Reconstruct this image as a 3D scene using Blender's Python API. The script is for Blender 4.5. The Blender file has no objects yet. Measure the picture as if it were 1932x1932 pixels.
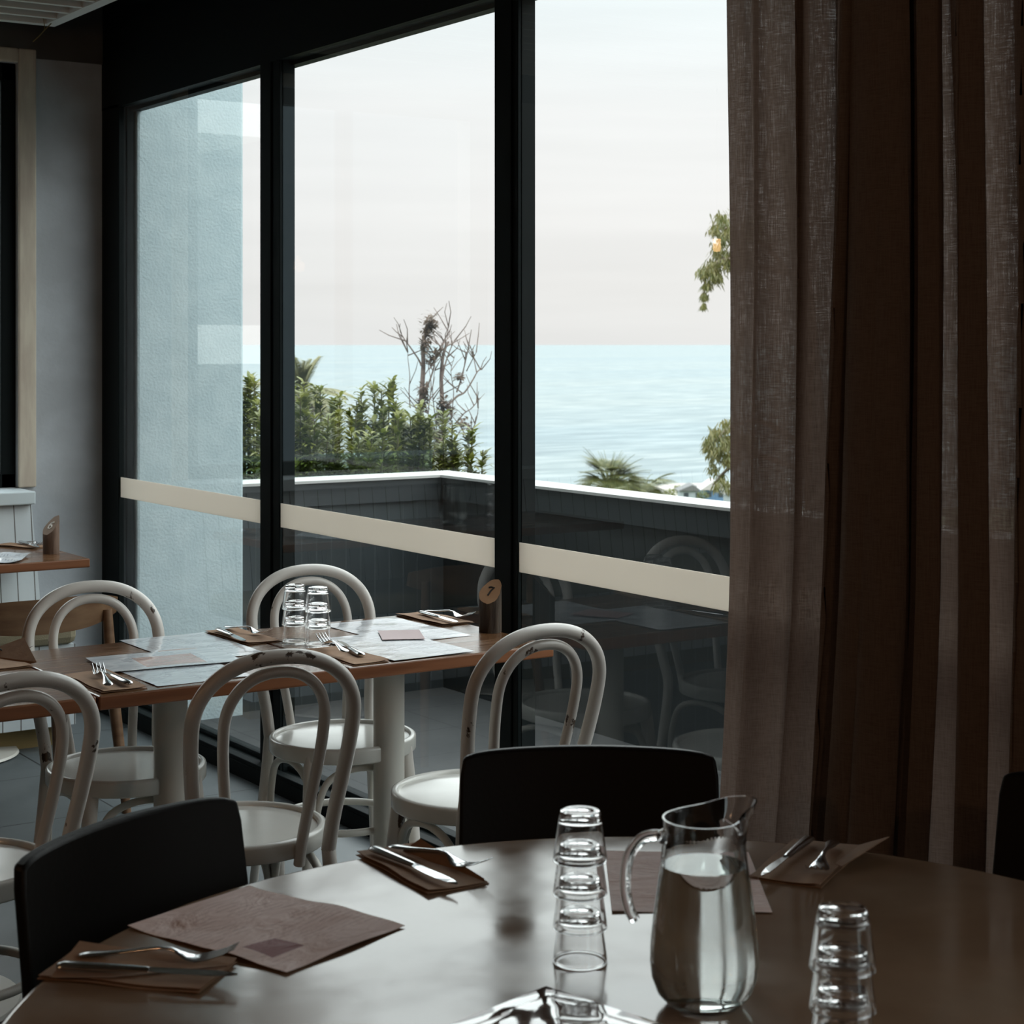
import bpy, math, random
from math import sin, cos, pi, sqrt, atan2, radians
from mathutils import Vector, Matrix
S = bpy.context.scene
C = S.collection
random.seed(7)

# ------------------------------------------------------------------ camera
# world: +X = towards the sea side of the glass wall, +Y = along the glass wall (away), Z up
cam = bpy.data.cameras.new('camera')
camo = bpy.data.objects.new('camera', cam); C.objects.link(camo)
cam.sensor_width = 36; cam.lens = 36 * 3380 / 1932; cam.shift_y = -316 / 1932
cam.clip_start = .05; cam.clip_end = 200000
camo.location = (0, 0, 1.55)
camo.rotation_euler = (pi/2, 0, -atan2(.557, .8306))
cam.dof.use_dof = True; cam.dof.focus_distance = 4.7; cam.dof.aperture_fstop = 11
S.camera = camo
# ------------------------------------------------------------------ sky
w = bpy.data.worlds.new('sky'); S.world = w; w.use_nodes = True
nt = w.node_tree; nt.nodes.clear()
def N(t, k, **kw):
    n = t.nodes.new(k)
    for a, b in kw.items():
        if a in ('operation', 'data_type', 'blend_type', 'noise_dimensions', 'wave_type', 'bands_direction', 'feature', 'interpolation_type', 'gradient_type'): setattr(n, a, b)
        else: n.inputs[a].default_value = b
    return n
def ramp(t, stops, interp='LINEAR'):
    n = t.nodes.new('ShaderNodeValToRGB'); e = n.color_ramp.elements; n.color_ramp.interpolation = interp
    while len(e) > 1: e.remove(e[-1])
    e[0].position = stops[0][0]; e[0].color = (*stops[0][1], 1)
    for p, c in stops[1:]:
        q = e.new(p); q.color = (*c, 1)
    return n
tc = N(nt, 'ShaderNodeTexCoord'); sep = N(nt, 'ShaderNodeSeparateXYZ')
nt.links.new(tc.outputs['Generated'], sep.inputs[0])
mp = N(nt, 'ShaderNodeMapping'); mp.inputs['Scale'].default_value = (2, 2, 26)
nt.links.new(tc.outputs['Generated'], mp.inputs[0])
cl = N(nt, 'ShaderNodeTexNoise', Scale=2.2, Detail=4.0); nt.links.new(mp.outputs[0], cl.inputs['Vector'])
clm = N(nt, 'ShaderNodeMapRange'); clm.inputs['From Min'].default_value = .35; clm.inputs['From Max'].default_value = .7
clm.inputs['To Min'].default_value = .975; clm.inputs['To Max'].default_value = 1.03
nt.links.new(cl.outputs[0], clm.inputs[0])
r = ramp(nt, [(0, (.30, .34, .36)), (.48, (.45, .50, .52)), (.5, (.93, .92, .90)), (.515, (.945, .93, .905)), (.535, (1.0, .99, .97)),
              (.565, (1.02, 1.03, 1.02)), (.597, (1.0, 1.08, 1.09)), (.611, (2.9, 3.12, 3.05)), (.72, (3.7, 4.0, 4.0)), (1, (3.9, 4.25, 4.4))])  # unseen sky above the view is stepped up, added to brighten tabletop reflections
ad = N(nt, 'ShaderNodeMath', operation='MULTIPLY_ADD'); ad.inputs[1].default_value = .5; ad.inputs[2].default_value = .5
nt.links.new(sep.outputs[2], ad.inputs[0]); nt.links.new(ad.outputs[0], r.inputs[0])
bg = N(nt, 'ShaderNodeBackground'); out = N(nt, 'ShaderNodeOutputWorld')
mul = N(nt, 'ShaderNodeVectorMath', operation='MULTIPLY')
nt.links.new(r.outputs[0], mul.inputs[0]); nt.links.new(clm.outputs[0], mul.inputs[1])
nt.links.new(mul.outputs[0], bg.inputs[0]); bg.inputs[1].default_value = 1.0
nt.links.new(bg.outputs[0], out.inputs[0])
S.view_settings.view_transform = 'Standard'; S.view_settings.look = 'None'
S.view_settings.gamma = 1; S.view_settings.exposure = 0; S.view_settings.use_curve_mapping = False
S.cycles.use_denoising = True
S.cycles.max_bounces = 32; S.cycles.transparent_max_bounces = 24; S.cycles.transmission_bounces = 32; S.cycles.diffuse_bounces = 5; S.cycles.glossy_bounces = 8
S.cycles.caustics_reflective = False; S.cycles.sample_clamp_indirect = 6

# ------------------------------------------------------------------ helpers
VF = Vector((.557, .8306, 0)).normalized(); VR = Vector((.8306, -.557, 0)).normalized()
def P(x, y, z):            # a point on the horizontal plane z, read off the photo
    d = (1.55 - z) * 3380 / (y - 650); return VR * ((x - 966) / 3380 * d) + VF * d + Vector((0, 0, z))
def PD(x, y, d):           # a point at view depth d
    return VR * ((x - 966) / 3380 * d) + VF * d + Vector((0, 0, 1.55 - (y - 650) * d / 3380))

def props(o, label=None, cat=None, group=None, kind=None):
    if label: o['label'] = label
    if cat: o['category'] = cat
    if group: o['group'] = group
    if kind: o['kind'] = kind
    return o
def thing(name, loc, rz, label, cat, group=None):
    o = bpy.data.objects.new(name, None); C.objects.link(o); o.empty_display_size = .05
    o.location = loc; o.rotation_euler = (0, 0, rz)
    return props(o, label, cat, group)
class MB:
    def __init__(s): s.v = []; s.f = []; s.m = []; s.mi = 0
    def add(s, vs, fs):
        b = len(s.v); s.v += [tuple(v) for v in vs]
        for f in fs: s.f.append(tuple(b + i for i in f)); s.m.append(s.mi)
        return s
    def box(s, x0, x1, y0, y1, z0, z1):
        return s.add([(x, y, z) for x in (x0, x1) for y in (y0, y1) for z in (z0, z1)],
                     [(0, 1, 3, 2), (4, 6, 7, 5), (0, 4, 5, 1), (2, 3, 7, 6), (0, 2, 6, 4), (1, 5, 7, 3)])
    def hexa(s, b, t):       # bottom 4 pts, top 4 pts (ccw)
        return s.add(list(b) + list(t), [(3, 2, 1, 0), (4, 5, 6, 7)] + [(i, (i + 1) % 4, (i + 1) % 4 + 4, i + 4) for i in range(4)])
    def tube(s, pts, rad, n=12, closed=False, flat=1.0, up=None):
        pts = [Vector(p) for p in pts]; k = len(pts)
        if not hasattr(rad, '__len__'): rad = [rad] * k
        T = []
        for i in range(k):
            a = pts[(i - 1) % k] if closed or i > 0 else pts[i]; b = pts[(i + 1) % k] if closed or i < k - 1 else pts[i]
            T.append((b - a).normalized())
        u = Vector(up) if up else (Vector((0, 0, 1)) if abs(T[0].z) < .9 else Vector((1, 0, 0)))
        u = (u - T[0] * u.dot(T[0])).normalized(); vs = []
        for i in range(k):
            u = (u - T[i] * u.dot(T[i])).normalized(); w_ = T[i].cross(u)
            for j in range(n):
                a = 2 * pi * j / n; vs.append(pts[i] + (u * cos(a) * flat + w_ * sin(a)) * rad[i])
        fs = []
        for i in range(k if closed else k - 1):
            for j in range(n):
                a = i * n + j; b = i * n + (j + 1) % n; c = ((i + 1) % k) * n + (j + 1) % n; d = ((i + 1) % k) * n + j
                fs.append((a, b, c, d))
        if not closed: fs += [tuple(range(n))[::-1], tuple(range((k - 1) * n, k * n))]
        return s.add(vs, fs)
    def lathe(s, prof, n=32, cx=0, cy=0, closed=False):
        vs = []; fs = []; ring = []
        for r_, z in prof:
            if r_ < 1e-6: ring.append((len(vs), 1)); vs.append((cx, cy, z))
            else:
                ring.append((len(vs), n)); vs += [(cx + r_ * cos(2*pi*j/n), cy + r_ * sin(2*pi*j/n), z) for j in range(n)]
        R = ring + ([ring[0]] if closed else [])
        for (a, na), (b, nb) in zip(R[:-1], R[1:]):
            for j in range(n):
                k = (j + 1) % n
                if na == 1 and nb == 1: continue
                if na == 1: fs.append((a, b + k, b + j))
                elif nb == 1: fs.append((a + j, a + k, b))
                else: fs.append((a + j, a + k, b + k, b + j))
        return s.add(vs, fs)
    def build(s, name, mat, parent=None, smooth=False, bevel=0, label=None, loc=None, rot=None):
        me = bpy.data.meshes.new(name); me.from_pydata(s.v, [], s.f)
        mats = mat if isinstance(mat, (list, tuple)) else [mat]
        for m_ in mats: me.materials.append(m_)
        if len(mats) > 1: me.polygons.foreach_set('material_index', s.m)
        import bmesh
        bm = bmesh.new(); bm.from_mesh(me); bmesh.ops.recalc_face_normals(bm, faces=bm.faces)
        try:
            if bm.calc_volume(signed=True) < 0: bmesh.ops.reverse_faces(bm, faces=bm.faces)
        except Exception: pass
        bm.to_mesh(me); bm.free()
        if smooth: me.polygons.foreach_set('use_smooth', [True] * len(me.polygons)); me.update()
        o = bpy.data.objects.new(name, me); C.objects.link(o)
        if smooth:
            try: me.set_sharp_from_angle(angle=radians(50))
            except Exception: pass
        if bevel:
            md = o.modifiers.new('b', 'BEVEL'); md.width = bevel; md.segments = 2; md.limit_method = 'ANGLE'
        if parent: o.parent = parent
        if loc: o.location = loc
        if rot: o.rotation_euler = rot
        if label: o['label'] = label
        return o
def dup(root, loc, rz, label=None, group=None):
    def cp(o, par):
        c = o.copy(); C.objects.link(c)
        if par: c.parent = par
        for ch in list(o.children): cp(ch, c)
        return c
    r_ = cp(root, None); r_.location = loc; r_.rotation_euler = (0, 0, rz)
    if label: r_['label'] = label
    if group: r_['group'] = group
    return r_
def struct(o): o['kind'] = 'structure'; return o
def catmull(pts, n=6):
    pts = [Vector(p) for p in pts]; o = []
    for i in range(len(pts) - 1):
        p0 = pts[max(i-1, 0)]; p1 = pts[i]; p2 = pts[i+1]; p3 = pts[min(i+2, len(pts)-1)]
        for k in range(n):
            t = k / n
            o.append(.5*((2*p1) + (p2-p0)*t + (2*p0-5*p1+4*p2-p3)*t*t + (3*p1-p0-3*p2+p3)*t**3))
    o.append(pts[-1]); return o

# ------------------------------------------------------------------ materials
def new(name):
    m = bpy.data.materials.new(name); m.use_nodes = True; t = m.node_tree
    return m, t, t.nodes['Principled BSDF'], t.nodes['Material Output']
def mat(name, c, rough=.5, metal=0, spec=.5, c2=None, scale=8, stretch=(1, 1, 1), lo=.35, hi=.65, bump=0, bscale=None, coat=0, coat_r=.1, ior=1.5, rvar=0, detail=4):
    m, t, b, o = new(name)
    b.inputs['Base Color'].default_value = (*c, 1); b.inputs['Roughness'].default_value = rough
    b.inputs['Metallic'].default_value = metal; b.inputs['Specular IOR Level'].default_value = spec; b.inputs['IOR'].default_value = ior
    b.inputs['Coat Weight'].default_value = coat; b.inputs['Coat Roughness'].default_value = coat_r
    if c2 or bump or rvar:
        tc = N(t, 'ShaderNodeTexCoord'); mp = N(t, 'ShaderNodeMapping'); mp.inputs['Scale'].default_value = stretch
        t.links.new(tc.outputs['Object'], mp.inputs[0])
        n = N(t, 'ShaderNodeTexNoise', Scale=scale, Detail=float(detail)); t.links.new(mp.outputs[0], n.inputs['Vector'])
        if c2:
            r = ramp(t, [(lo, c), (hi, c2)]); t.links.new(n.outputs[0], r.inputs[0]); t.links.new(r.outputs[0], b.inputs['Base Color'])
        if rvar:
            q = N(t, 'ShaderNodeMapRange'); q.inputs['From Min'].default_value = .3; q.inputs['From Max'].default_value = .7
            q.inputs['To Min'].default_value = max(.02, rough - rvar); q.inputs['To Max'].default_value = rough + rvar
            t.links.new(n.outputs[0], q.inputs[0]); t.links.new(q.outputs[0], b.inputs['Roughness'])
        if bump:
            if bscale:
                n = N(t, 'ShaderNodeTexNoise', Scale=bscale, Detail=3.0); t.links.new(mp.outputs[0], n.inputs['Vector'])
            bp = N(t, 'ShaderNodeBump', Strength=bump, Distance=.01); t.links.new(n.outputs[0], bp.inputs['Height']); t.links.new(bp.outputs[0], b.inputs['Normal'])
    return m
def chipped(name, c, chip, thr=.637, rough=.3):
    m, t, b, o = new(name)
    tc = N(t, 'ShaderNodeTexCoord'); mp = N(t, 'ShaderNodeMapping'); mp.inputs['Scale'].default_value = (.5, 1, .4)
    oi = N(t, 'ShaderNodeObjectInfo'); sc_ = N(t, 'ShaderNodeMath', operation='MULTIPLY'); sc_.inputs[1].default_value = 7.0; t.links.new(oi.outputs['Random'], sc_.inputs[0]); t.links.new(sc_.outputs[0], mp.inputs['Location'])
    t.links.new(tc.outputs['Object'], mp.inputs[0])
    n = N(t, 'ShaderNodeTexNoise', Scale=26.0, Detail=6.0, Roughness=.6); t.links.new(mp.outputs[0], n.inputs['Vector'])
    n2 = N(t, 'ShaderNodeTexNoise', Scale=5.0, Detail=2.0); t.links.new(tc.outputs['Object'], n2.inputs['Vector'])
    r1 = ramp(t, [(.4, c), (.6, tuple(x * .9 for x in c))]); t.links.new(n2.outputs[0], r1.inputs[0])
    r2 = ramp(t, [(thr, (0, 0, 0)), (thr + .02, (1, 1, 1))]); t.links.new(n.outputs[0], r2.inputs[0])
    mx = N(t, 'ShaderNodeMix', data_type='RGBA'); t.links.new(r2.outputs[0], mx.inputs['Factor']); t.links.new(r1.outputs[0], mx.inputs[6]); mx.inputs[7].default_value = (*chip, 1)
    t.links.new(mx.outputs[2], b.inputs['Base Color'])
    b.inputs['Roughness'].default_value = rough
    bp = N(t, 'ShaderNodeBump', Strength=.3, Distance=.001); bp.invert = True
    t.links.new(r2.outputs[0], bp.inputs['Height']); t.links.new(bp.outputs[0], b.inputs['Normal'])
    return m
def glassmat(name, ior=1.5, col=(1, 1, 1), rough=0):
    m, t, b, o = new(name); t.nodes.remove(b)
    g = N(t, 'ShaderNodeBsdfGlass', IOR=ior, Roughness=rough); g.inputs['Color'].default_value = (*col, 1)
    t.links.new(g.outputs[0], o.inputs[0]); return m
def panemat(name, tint, ior=1.6):
    m, t, b, o = new(name); t.nodes.remove(b)
    tr = N(t, 'ShaderNodeBsdfTransparent'); tr.inputs[0].default_value = (*tint, 1)
    gl = N(t, 'ShaderNodeBsdfGlossy', Roughness=.0); fr = N(t, 'ShaderNodeFresnel', IOR=ior); mx = N(t, 'ShaderNodeMixShader')
    ge = N(t, 'ShaderNodeNewGeometry'); sb = N(t, 'ShaderNodeMath', operation='SUBTRACT'); sb.inputs[0].default_value = 1; t.links.new(ge.outputs['Backfacing'], sb.inputs[1])
    ff = N(t, 'ShaderNodeMath', operation='MULTIPLY'); t.links.new(fr.outputs[0], ff.inputs[0]); t.links.new(sb.outputs[0], ff.inputs[1])   # mirror only off the face towards the ray
    t.links.new(ff.outputs[0], mx.inputs[0]); t.links.new(tr.outputs[0], mx.inputs[1]); t.links.new(gl.outputs[0], mx.inputs[2]); t.links.new(mx.outputs[0], o.inputs[0])
    return m
def grooved(name, c, gcol, axis, spacing, width=.06, rough=.5, c2=None, off=0):
    m, t, b, o = new(name)
    tc = N(t, 'ShaderNodeTexCoord'); sp = N(t, 'ShaderNodeSeparateXYZ'); t.links.new(tc.outputs['Object'], sp.inputs[0])
    a = N(t, 'ShaderNodeMath', operation='DIVIDE'); a.inputs[1].default_value = spacing; t.links.new(sp.outputs[axis], a.inputs[0])
    ao = N(t, 'ShaderNodeMath', operation='ADD'); ao.inputs[1].default_value = 100 + off; t.links.new(a.outputs[0], ao.inputs[0])
    f = N(t, 'ShaderNodeMath', operation='FRACT'); t.links.new(ao.outputs[0], f.inputs[0])
    l = N(t, 'ShaderNodeMath', operation='LESS_THAN'); l.inputs[1].default_value = width; t.links.new(f.outputs[0], l.inputs[0])
    n = N(t, 'ShaderNodeTexNoise', Scale=6.0, Detail=4.0); t.links.new(tc.outputs['Object'], n.inputs['Vector'])
    r1 = ramp(t, [(.35, c), (.65, c2 or c)]); t.links.new(n.outputs[0], r1.inputs[0])
    mx = N(t, 'ShaderNodeMix', data_type='RGBA'); t.links.new(l.outputs[0], mx.inputs['Factor']); t.links.new(r1.outputs[0], mx.inputs[6]); mx.inputs[7].default_value = (*gcol, 1)
    t.links.new(mx.outputs[2], b.inputs['Base Color']); b.inputs['Roughness'].default_value = rough
    return m
def tiles(name, c, c2, grout, sx, sy, rough=.5, ox=0, oy=0, bw=.006):
    m, t, b, o = new(name)
    tc = N(t, 'ShaderNodeTexCoord'); sp = N(t, 'ShaderNodeSeparateXYZ'); t.links.new(tc.outputs['Object'], sp.inputs[0])
    def line(ax, s_, off):
        a = N(t, 'ShaderNodeMath', operation='ADD'); a.inputs[1].default_value = off + 100 * s_; t.links.new(sp.outputs[ax], a.inputs[0])
        m_ = N(t, 'ShaderNodeMath', operation='MODULO'); m_.inputs[1].default_value = s_; t.links.new(a.outputs[0], m_.inputs[0])
        l = N(t, 'ShaderNodeMath', operation='LESS_THAN'); l.inputs[1].default_value = bw; t.links.new(m_.outputs[0], l.inputs[0]); return l
    l1 = line(0, sx, ox); l2 = line(1, sy, oy); mxm = N(t, 'ShaderNodeMath', operation='MAXIMUM')
    t.links.new(l1.outputs[0], mxm.inputs[0]); t.links.new(l2.outputs[0], mxm.inputs[1])
    n = N(t, 'ShaderNodeTexNoise', Scale=3.0, Detail=8.0, Roughness=.65); t.links.new(tc.outputs['Object'], n.inputs['Vector'])
    r1 = ramp(t, [(.35, c), (.65, c2)]); t.links.new(n.outputs[0], r1.inputs[0])
    mx = N(t, 'ShaderNodeMix', data_type='RGBA'); t.links.new(mxm.outputs[0], mx.inputs['Factor']); t.links.new(r1.outputs[0], mx.inputs[6]); mx.inputs[7].default_value = (*grout, 1)
    t.links.new(mx.outputs[2], b.inputs['Base Color']); b.inputs['Roughness'].default_value = rough
    bp = N(t, 'ShaderNodeBump', Strength=.15, Distance=.004); t.links.new(n.outputs[0], bp.inputs['Height']); t.links.new(bp.outputs[0], b.inputs['Normal'])
    return m
def plank(name, c, c2, axis=0, rough=.3, coat=0, spec=.5, k=1.0):
    st = [38 * k] * 3; st[axis] = 2.2 * k
    return mat(name, c, rough, spec=spec, c2=c2, scale=1.0, stretch=tuple(st), lo=.3, hi=.7, bump=.12, coat=coat, coat_r=.12, rvar=.08, detail=6)

BLACK = mat('black_aluminium', (.0035, .006, .006), .6, spec=.1)
WALLW = mat('white_render_inside', (.50, .53, .56), .85, c2=(.42, .44, .46), scale=5, bump=.1, bscale=60)
UPPER = mat('upper_wall_paint', (.10, .10, .095), .9, c2=(.08, .08, .075), scale=6)
CREAM = mat('cream_painted_timber', (.62, .55, .44), .6, c2=(.48, .40, .32), scale=7, stretch=(3, 3, .6))
SOFFIT = mat('pale_soffit_paint', (.75, .72, .68), .7)
CEIL = mat('dark_ceiling_paint', (.03, .03, .028), .9)
DARKW = mat('dark_interior_wall', (.035, .032, .03), .85)
PIER = mat('rough_white_render', (.45, .54, .555), .9, c2=(.40, .49, .51), scale=10, bump=.3, bscale=90)
FLOOR = tiles('grey_floor_tiles', (.075, .088, .092), (.10, .112, .116), (.012, .013, .014), .6, .6, rough=.45, ox=.17, oy=.31)
DECK = tiles('grey_deck_pavers', (.034, .036, .036), (.052, .054, .053), (.02, .02, .02), .8, .4, rough=.75)
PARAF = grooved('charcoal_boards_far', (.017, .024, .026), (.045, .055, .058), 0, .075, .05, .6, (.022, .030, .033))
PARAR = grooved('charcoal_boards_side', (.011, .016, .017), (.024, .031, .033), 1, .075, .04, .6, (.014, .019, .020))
PCAP = mat('charcoal_cap_edge', (.013, .018, .020), .5)
CAPW = mat('white_capping', (.42, .42, .40), .6)
PANE = panemat('window_glass', (.985, .992, .992), 1.66)
PANE2 = panemat('low_screen_glass', (.80, .90, .86), 1.5)
BAND, t_, b_, o_ = new('beige_vinyl_film')
b_.inputs['Base Color'].default_value = (.82, .76, .68, 1); b_.inputs['Roughness'].default_value = .75
tl_ = N(t_, 'ShaderNodeBsdfTranslucent'); tl_.inputs[0].default_value = (.96, .91, .84, 1); mx_ = N(t_, 'ShaderNodeMixShader'); mx_.inputs[0].default_value = .5
t_.links.new(b_.outputs[0], mx_.inputs[1]); t_.links.new(tl_.outputs[0], mx_.inputs[2]); t_.links.new(mx_.outputs[0], o_.inputs[0])
WHITE = chipped('chipped_white_paint', (.62, .585, .54), (.06, .035, .02))
SEATW = mat('satin_white_seat', (.62, .61, .57), .2, c2=(.54, .53, .49), scale=4, rvar=.08)
WHITEC = mat('white_enamel_column', (.54, .52, .47), .4)
TABW = plank('oiled_table_timber', (.085, .037, .016), (.17, .082, .036), 0, .24, .25)
TABE = plank('orange_timber_edge', (.13, .040, .012), (.24, .085, .028), 0, .45)
ROUND = mat('worn_laminate', (.20, .128, .082), .155, spec=.5, c2=(.26, .175, .115), scale=6, lo=.3, hi=.7, rvar=.10, ior=1.54, bump=.03, detail=10)
REDGE = mat('laminate_edge', (.20, .16, .12), .45)
LEATH = mat('black_leather', (.006, .005, .004), .5, spec=.22, bump=.05, bscale=90)
DKWOOD = mat('dark_stained_wood', (.03, .018, .012), .45)
OAK = plank('brown_oak', (.12, .06, .03), (.20, .115, .06), 0, .42, .1, k=.8)
CUSH = mat('olive_beige_fabric', (.23, .20, .13), .9, bump=.2, bscale=200)
YEL = mat('raw_ply_plinth', (.20, .14, .05), .7)
BENCHW = grooved('white_tongue_and_groove', (.55, .60, .62), (.07, .06, .05), 0, .070, .06, .5, (.50, .55, .57), off=.3)
STEEL = mat('polished_steel', (.62, .63, .64), .16, metal=1)
PAPERB = mat('brown_paper_napkin', (.33, .20, .118), .85, c2=(.26, .15, .088), scale=20, bump=.15, bscale=40)
LOGB = mat('dark_bark', (.030, .018, .011), .85, c2=(.06, .038, .022), scale=14, stretch=(4, 4, .7), bump=.8)
LOGC = mat('cut_wood_face', (.36, .20, .10), .6, c2=(.30, .155, .075), scale=18)
INK = mat('burnt_marking', (.012, .008, .006), .8)
CHALK = mat('white_painted_marking', (.75, .72, .66), .7)
GLASS = glassmat('clear_glass', 1.5)
WATER = glassmat('water', 1.33, (.97, .99, .98))

def menu_mat(name, paper, ink, block, rects, w, h, rough=.5, coat=0, crumple=.35):
    # printed sheet: rows of fine text lines, a coloured block at rects (x0,x1,y0,y1) in the sheet's own metres
    m, t, b, o = new(name)
    tc = N(t, 'ShaderNodeTexCoord'); sp = N(t, 'ShaderNodeSeparateXYZ'); t.links.new(tc.outputs['Object'], sp.inputs[0])
    br = N(t, 'ShaderNodeTexBrick', Scale=1.0); br.offset = .37; br.squash = 1.0
    br.inputs['Color1'].default_value = (*ink, 1); br.inputs['Color2'].default_value = (*[.5 * a + .5 * q for a, q in zip(ink, paper)], 1); br.inputs['Mortar'].default_value = (*paper, 1)
    br.inputs['Brick Width'].default_value = .052; br.inputs['Row Height'].default_value = .0105; br.inputs['Mortar Size'].default_value = .0036; br.inputs['Mortar Smooth'].default_value = .0
    t.links.new(tc.outputs['Object'], br.inputs['Vector'])
    n = N(t, 'ShaderNodeTexNoise', Scale=14.0, Detail=2.0); t.links.new(tc.outputs['Object'], n.inputs['Vector'])
    rn = ramp(t, [(.46, (0, 0, 0)), (.5, (1, 1, 1))]); t.links.new(n.outputs[0], rn.inputs[0])
    def rect(x0, x1, y0, y1):
        cur = None
        for ax, lo_, hi_ in ((0, x0, x1), (1, y0, y1)):
            for op, v in (('GREATER_THAN', lo_), ('LESS_THAN', hi_)):
                q = N(t, 'ShaderNodeMath', operation=op); q.inputs[1].default_value = v; t.links.new(sp.outputs[ax], q.inputs[0])
                if cur is None: cur = q
                else:
                    mm = N(t, 'ShaderNodeMath', operation='MULTIPLY'); t.links.new(cur.outputs[0], mm.inputs[0]); t.links.new(q.outputs[0], mm.inputs[1]); cur = mm
        return cur
    inner = rect(-w/2+.02, w/2-.02, -h/2+.02, h/2-.02)
    f1 = N(t, 'ShaderNodeMath', operation='MULTIPLY'); t.links.new(inner.outputs[0], f1.inputs[0]); t.links.new(rn.outputs[0], f1.inputs[1])
    mx = N(t, 'ShaderNodeMix', data_type='RGBA'); t.links.new(f1.outputs[0], mx.inputs['Factor']); mx.inputs[6].default_value = (*paper, 1); t.links.new(br.outputs[0], mx.inputs[7])
    cur = mx
    for rc in rects:
        q = rect(*rc); m2 = N(t, 'ShaderNodeMix', data_type='RGBA'); t.links.new(q.outputs[0], m2.inputs['Factor']); t.links.new(cur.outputs[2], m2.inputs[6]); m2.inputs[7].default_value = (*block, 1); cur = m2
    t.links.new(cur.outputs[2], b.inputs['Base Color']); b.inputs['Roughness'].default_value = rough
    b.inputs['Coat Weight'].default_value = coat; b.inputs['Coat Roughness'].default_value = .06;
    mpn = N(t, 'ShaderNodeMapping'); mpn.inputs['Scale'].default_value = (1, 2.2, 1); t.links.new(tc.outputs['Object'], mpn.inputs[0])
    n3 = N(t, 'ShaderNodeTexNoise', Scale=9.0, Detail=4.0, Distortion=.8); t.links.new(mpn.outputs[0], n3.inputs['Vector'])
    bp = N(t, 'ShaderNodeBump', Strength=crumple, Distance=.012); t.links.new(n3.outputs[0], bp.inputs['Height']); t.links.new(bp.outputs[0], b.inputs['Normal'])
    return m

# ------------------------------------------------------------------ the room shell
GX = 2.82                                   # glass plane
FY = 7.33                                   # far wall
floor = struct(MB().box(-5, 2.80, -4, FY, -.12, 0).build('floor', FLOOR))
ceil = struct(MB().box(-5, 2.86, -4, FY + .3, 3.0, 3.15).build('ceiling', CEIL))
struct(MB().box(-5.2, -5, -4, FY + .3, -.12, 3.15).build('wall_left', DARKW))
struct(MB().box(-5.2, 3.0, -4.2, -4, -.12, 3.15).build('wall_back', DARKW))
wl, wr, wb, wt = .85, 2.44, .955, 2.72      # window opening in the far wall
m = MB(); m.box(-5, wl, FY, FY + .3, -.12, 2.745); m.box(wr, 2.82, FY, FY + .3, -.12, 2.745); m.box(wl, wr, FY, FY + .3, -.12, wb); m.box(wl, wr, FY, FY + .3, wt, 2.745)
struct(m.build('wall_far', WALLW))
struct(MB().box(-5, 2.82, FY - .012, FY + .3, 2.745, 3.0).build('wall_far_upper', UPPER))
# window frame of the far wall
wn = MB(); wn.box(wl, wr, FY + .02, FY + .09, wt - .075, wt); wn.box(wl, wr, FY + .02, FY + .09, wb, wb + .06)
wn.box(wr - .062, wr, FY + .02, FY + .09, wb, wt); wn.box(wl, wl + .06, FY + .02, FY + .09, wb, wt); wn.box(1.6, 1.66, FY + .02, FY + .09, wb, wt)
wf = struct(wn.build('window_5', BLACK, bevel=.004))
MB().box(wl + .05, wr - .05, FY + .05, FY + .056, wb + .05, wt - .05).build('pane', PANE, wf)
tr = MB(); tr.box(wr, wr + .075, FY - .02, FY, wb, wt + .06); tr.box(wl - .08, wr, FY - .02, FY, wt, wt + .06); tr.box(wl - .08, wl, FY - .02, FY, wb, wt)
struct(tr.build('trim_1', CREAM, bevel=.006))
# slatted soffit
g = MB(); SX, SY, SZ = 2.48, 6.95, 2.825
g.box(-1.5, SX, SY, SY + .045, SZ, SZ + .05); g.box(SX - .05, SX, 1.5, SY, SZ, SZ + .05)
for k in range(36): g.box(-1.5, SX - .05, SY - .12 - k * .14, SY - .095 - k * .14, SZ + .004, SZ + .045)
struct(g.build('ceiling_slats', SOFFIT))

# glass wall: head, sill, mullions, panes, film band
PIT = 1.4875; y_start = 7.137
hd = MB(); hd.box(2.806, 2.88, -4, FY, 2.545, 3.0); hd.box(2.86, 2.90, -4, FY, 2.53, 2.545)
struct(hd.build('trim_header', BLACK))
sl = MB(); sl.box(2.765, 2.885, -4, FY, -.02, .055); sl.box(2.765, 2.80, -4, FY, .055, .07); sl.box(2.845, 2.885, -4, FY, .055, .075)
struct(sl.build('trim_sill', BLACK, bevel=.003))
struct(MB().box(2.885, 3.0, -4, 7.12, -.06, -.015).build('trim_threshold', PCAP))
# left jamb
jb = MB(); jb.box(2.806, 2.84, y_start, FY, 0, 2.56); jb.box(2.84, 2.87, y_start - .006, FY, 0, 2.56)
struct(jb.build('trim_jamb', BLACK, bevel=.003))
for k in range(8):
    ya = y_start - k * PIT; mw = (.145, .113, .12, .12, .12, .12, .12, .12)[k]; yb = ya - PIT + mw
    if ya < -3.9: break
    if k < 7:
        mu = MB(); mu.box(2.806, 2.822, yb - .085, yb, .055, 2.55); mu.box(2.811, 2.822, yb - mw, yb - .087, .055, 2.55); mu.box(2.825, 2.872, yb - mw + .002, yb - .005, .055, 2.55)
        struct(mu.build('trim_mullion', BLACK, bevel=.002))
    yb = max(yb, -4)
    wo = struct(MB().box(GX - .002, GX + .003, yb, ya, .06, 2.55).build('window_%d' % (k + 1 if k < 4 else k + 2), PANE))
    bd = MB().box(GX - .006, GX - .003, yb + .002, ya - .002, .912, .995)
    bo = bd.build('frosted_band', BAND, wo)

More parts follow.
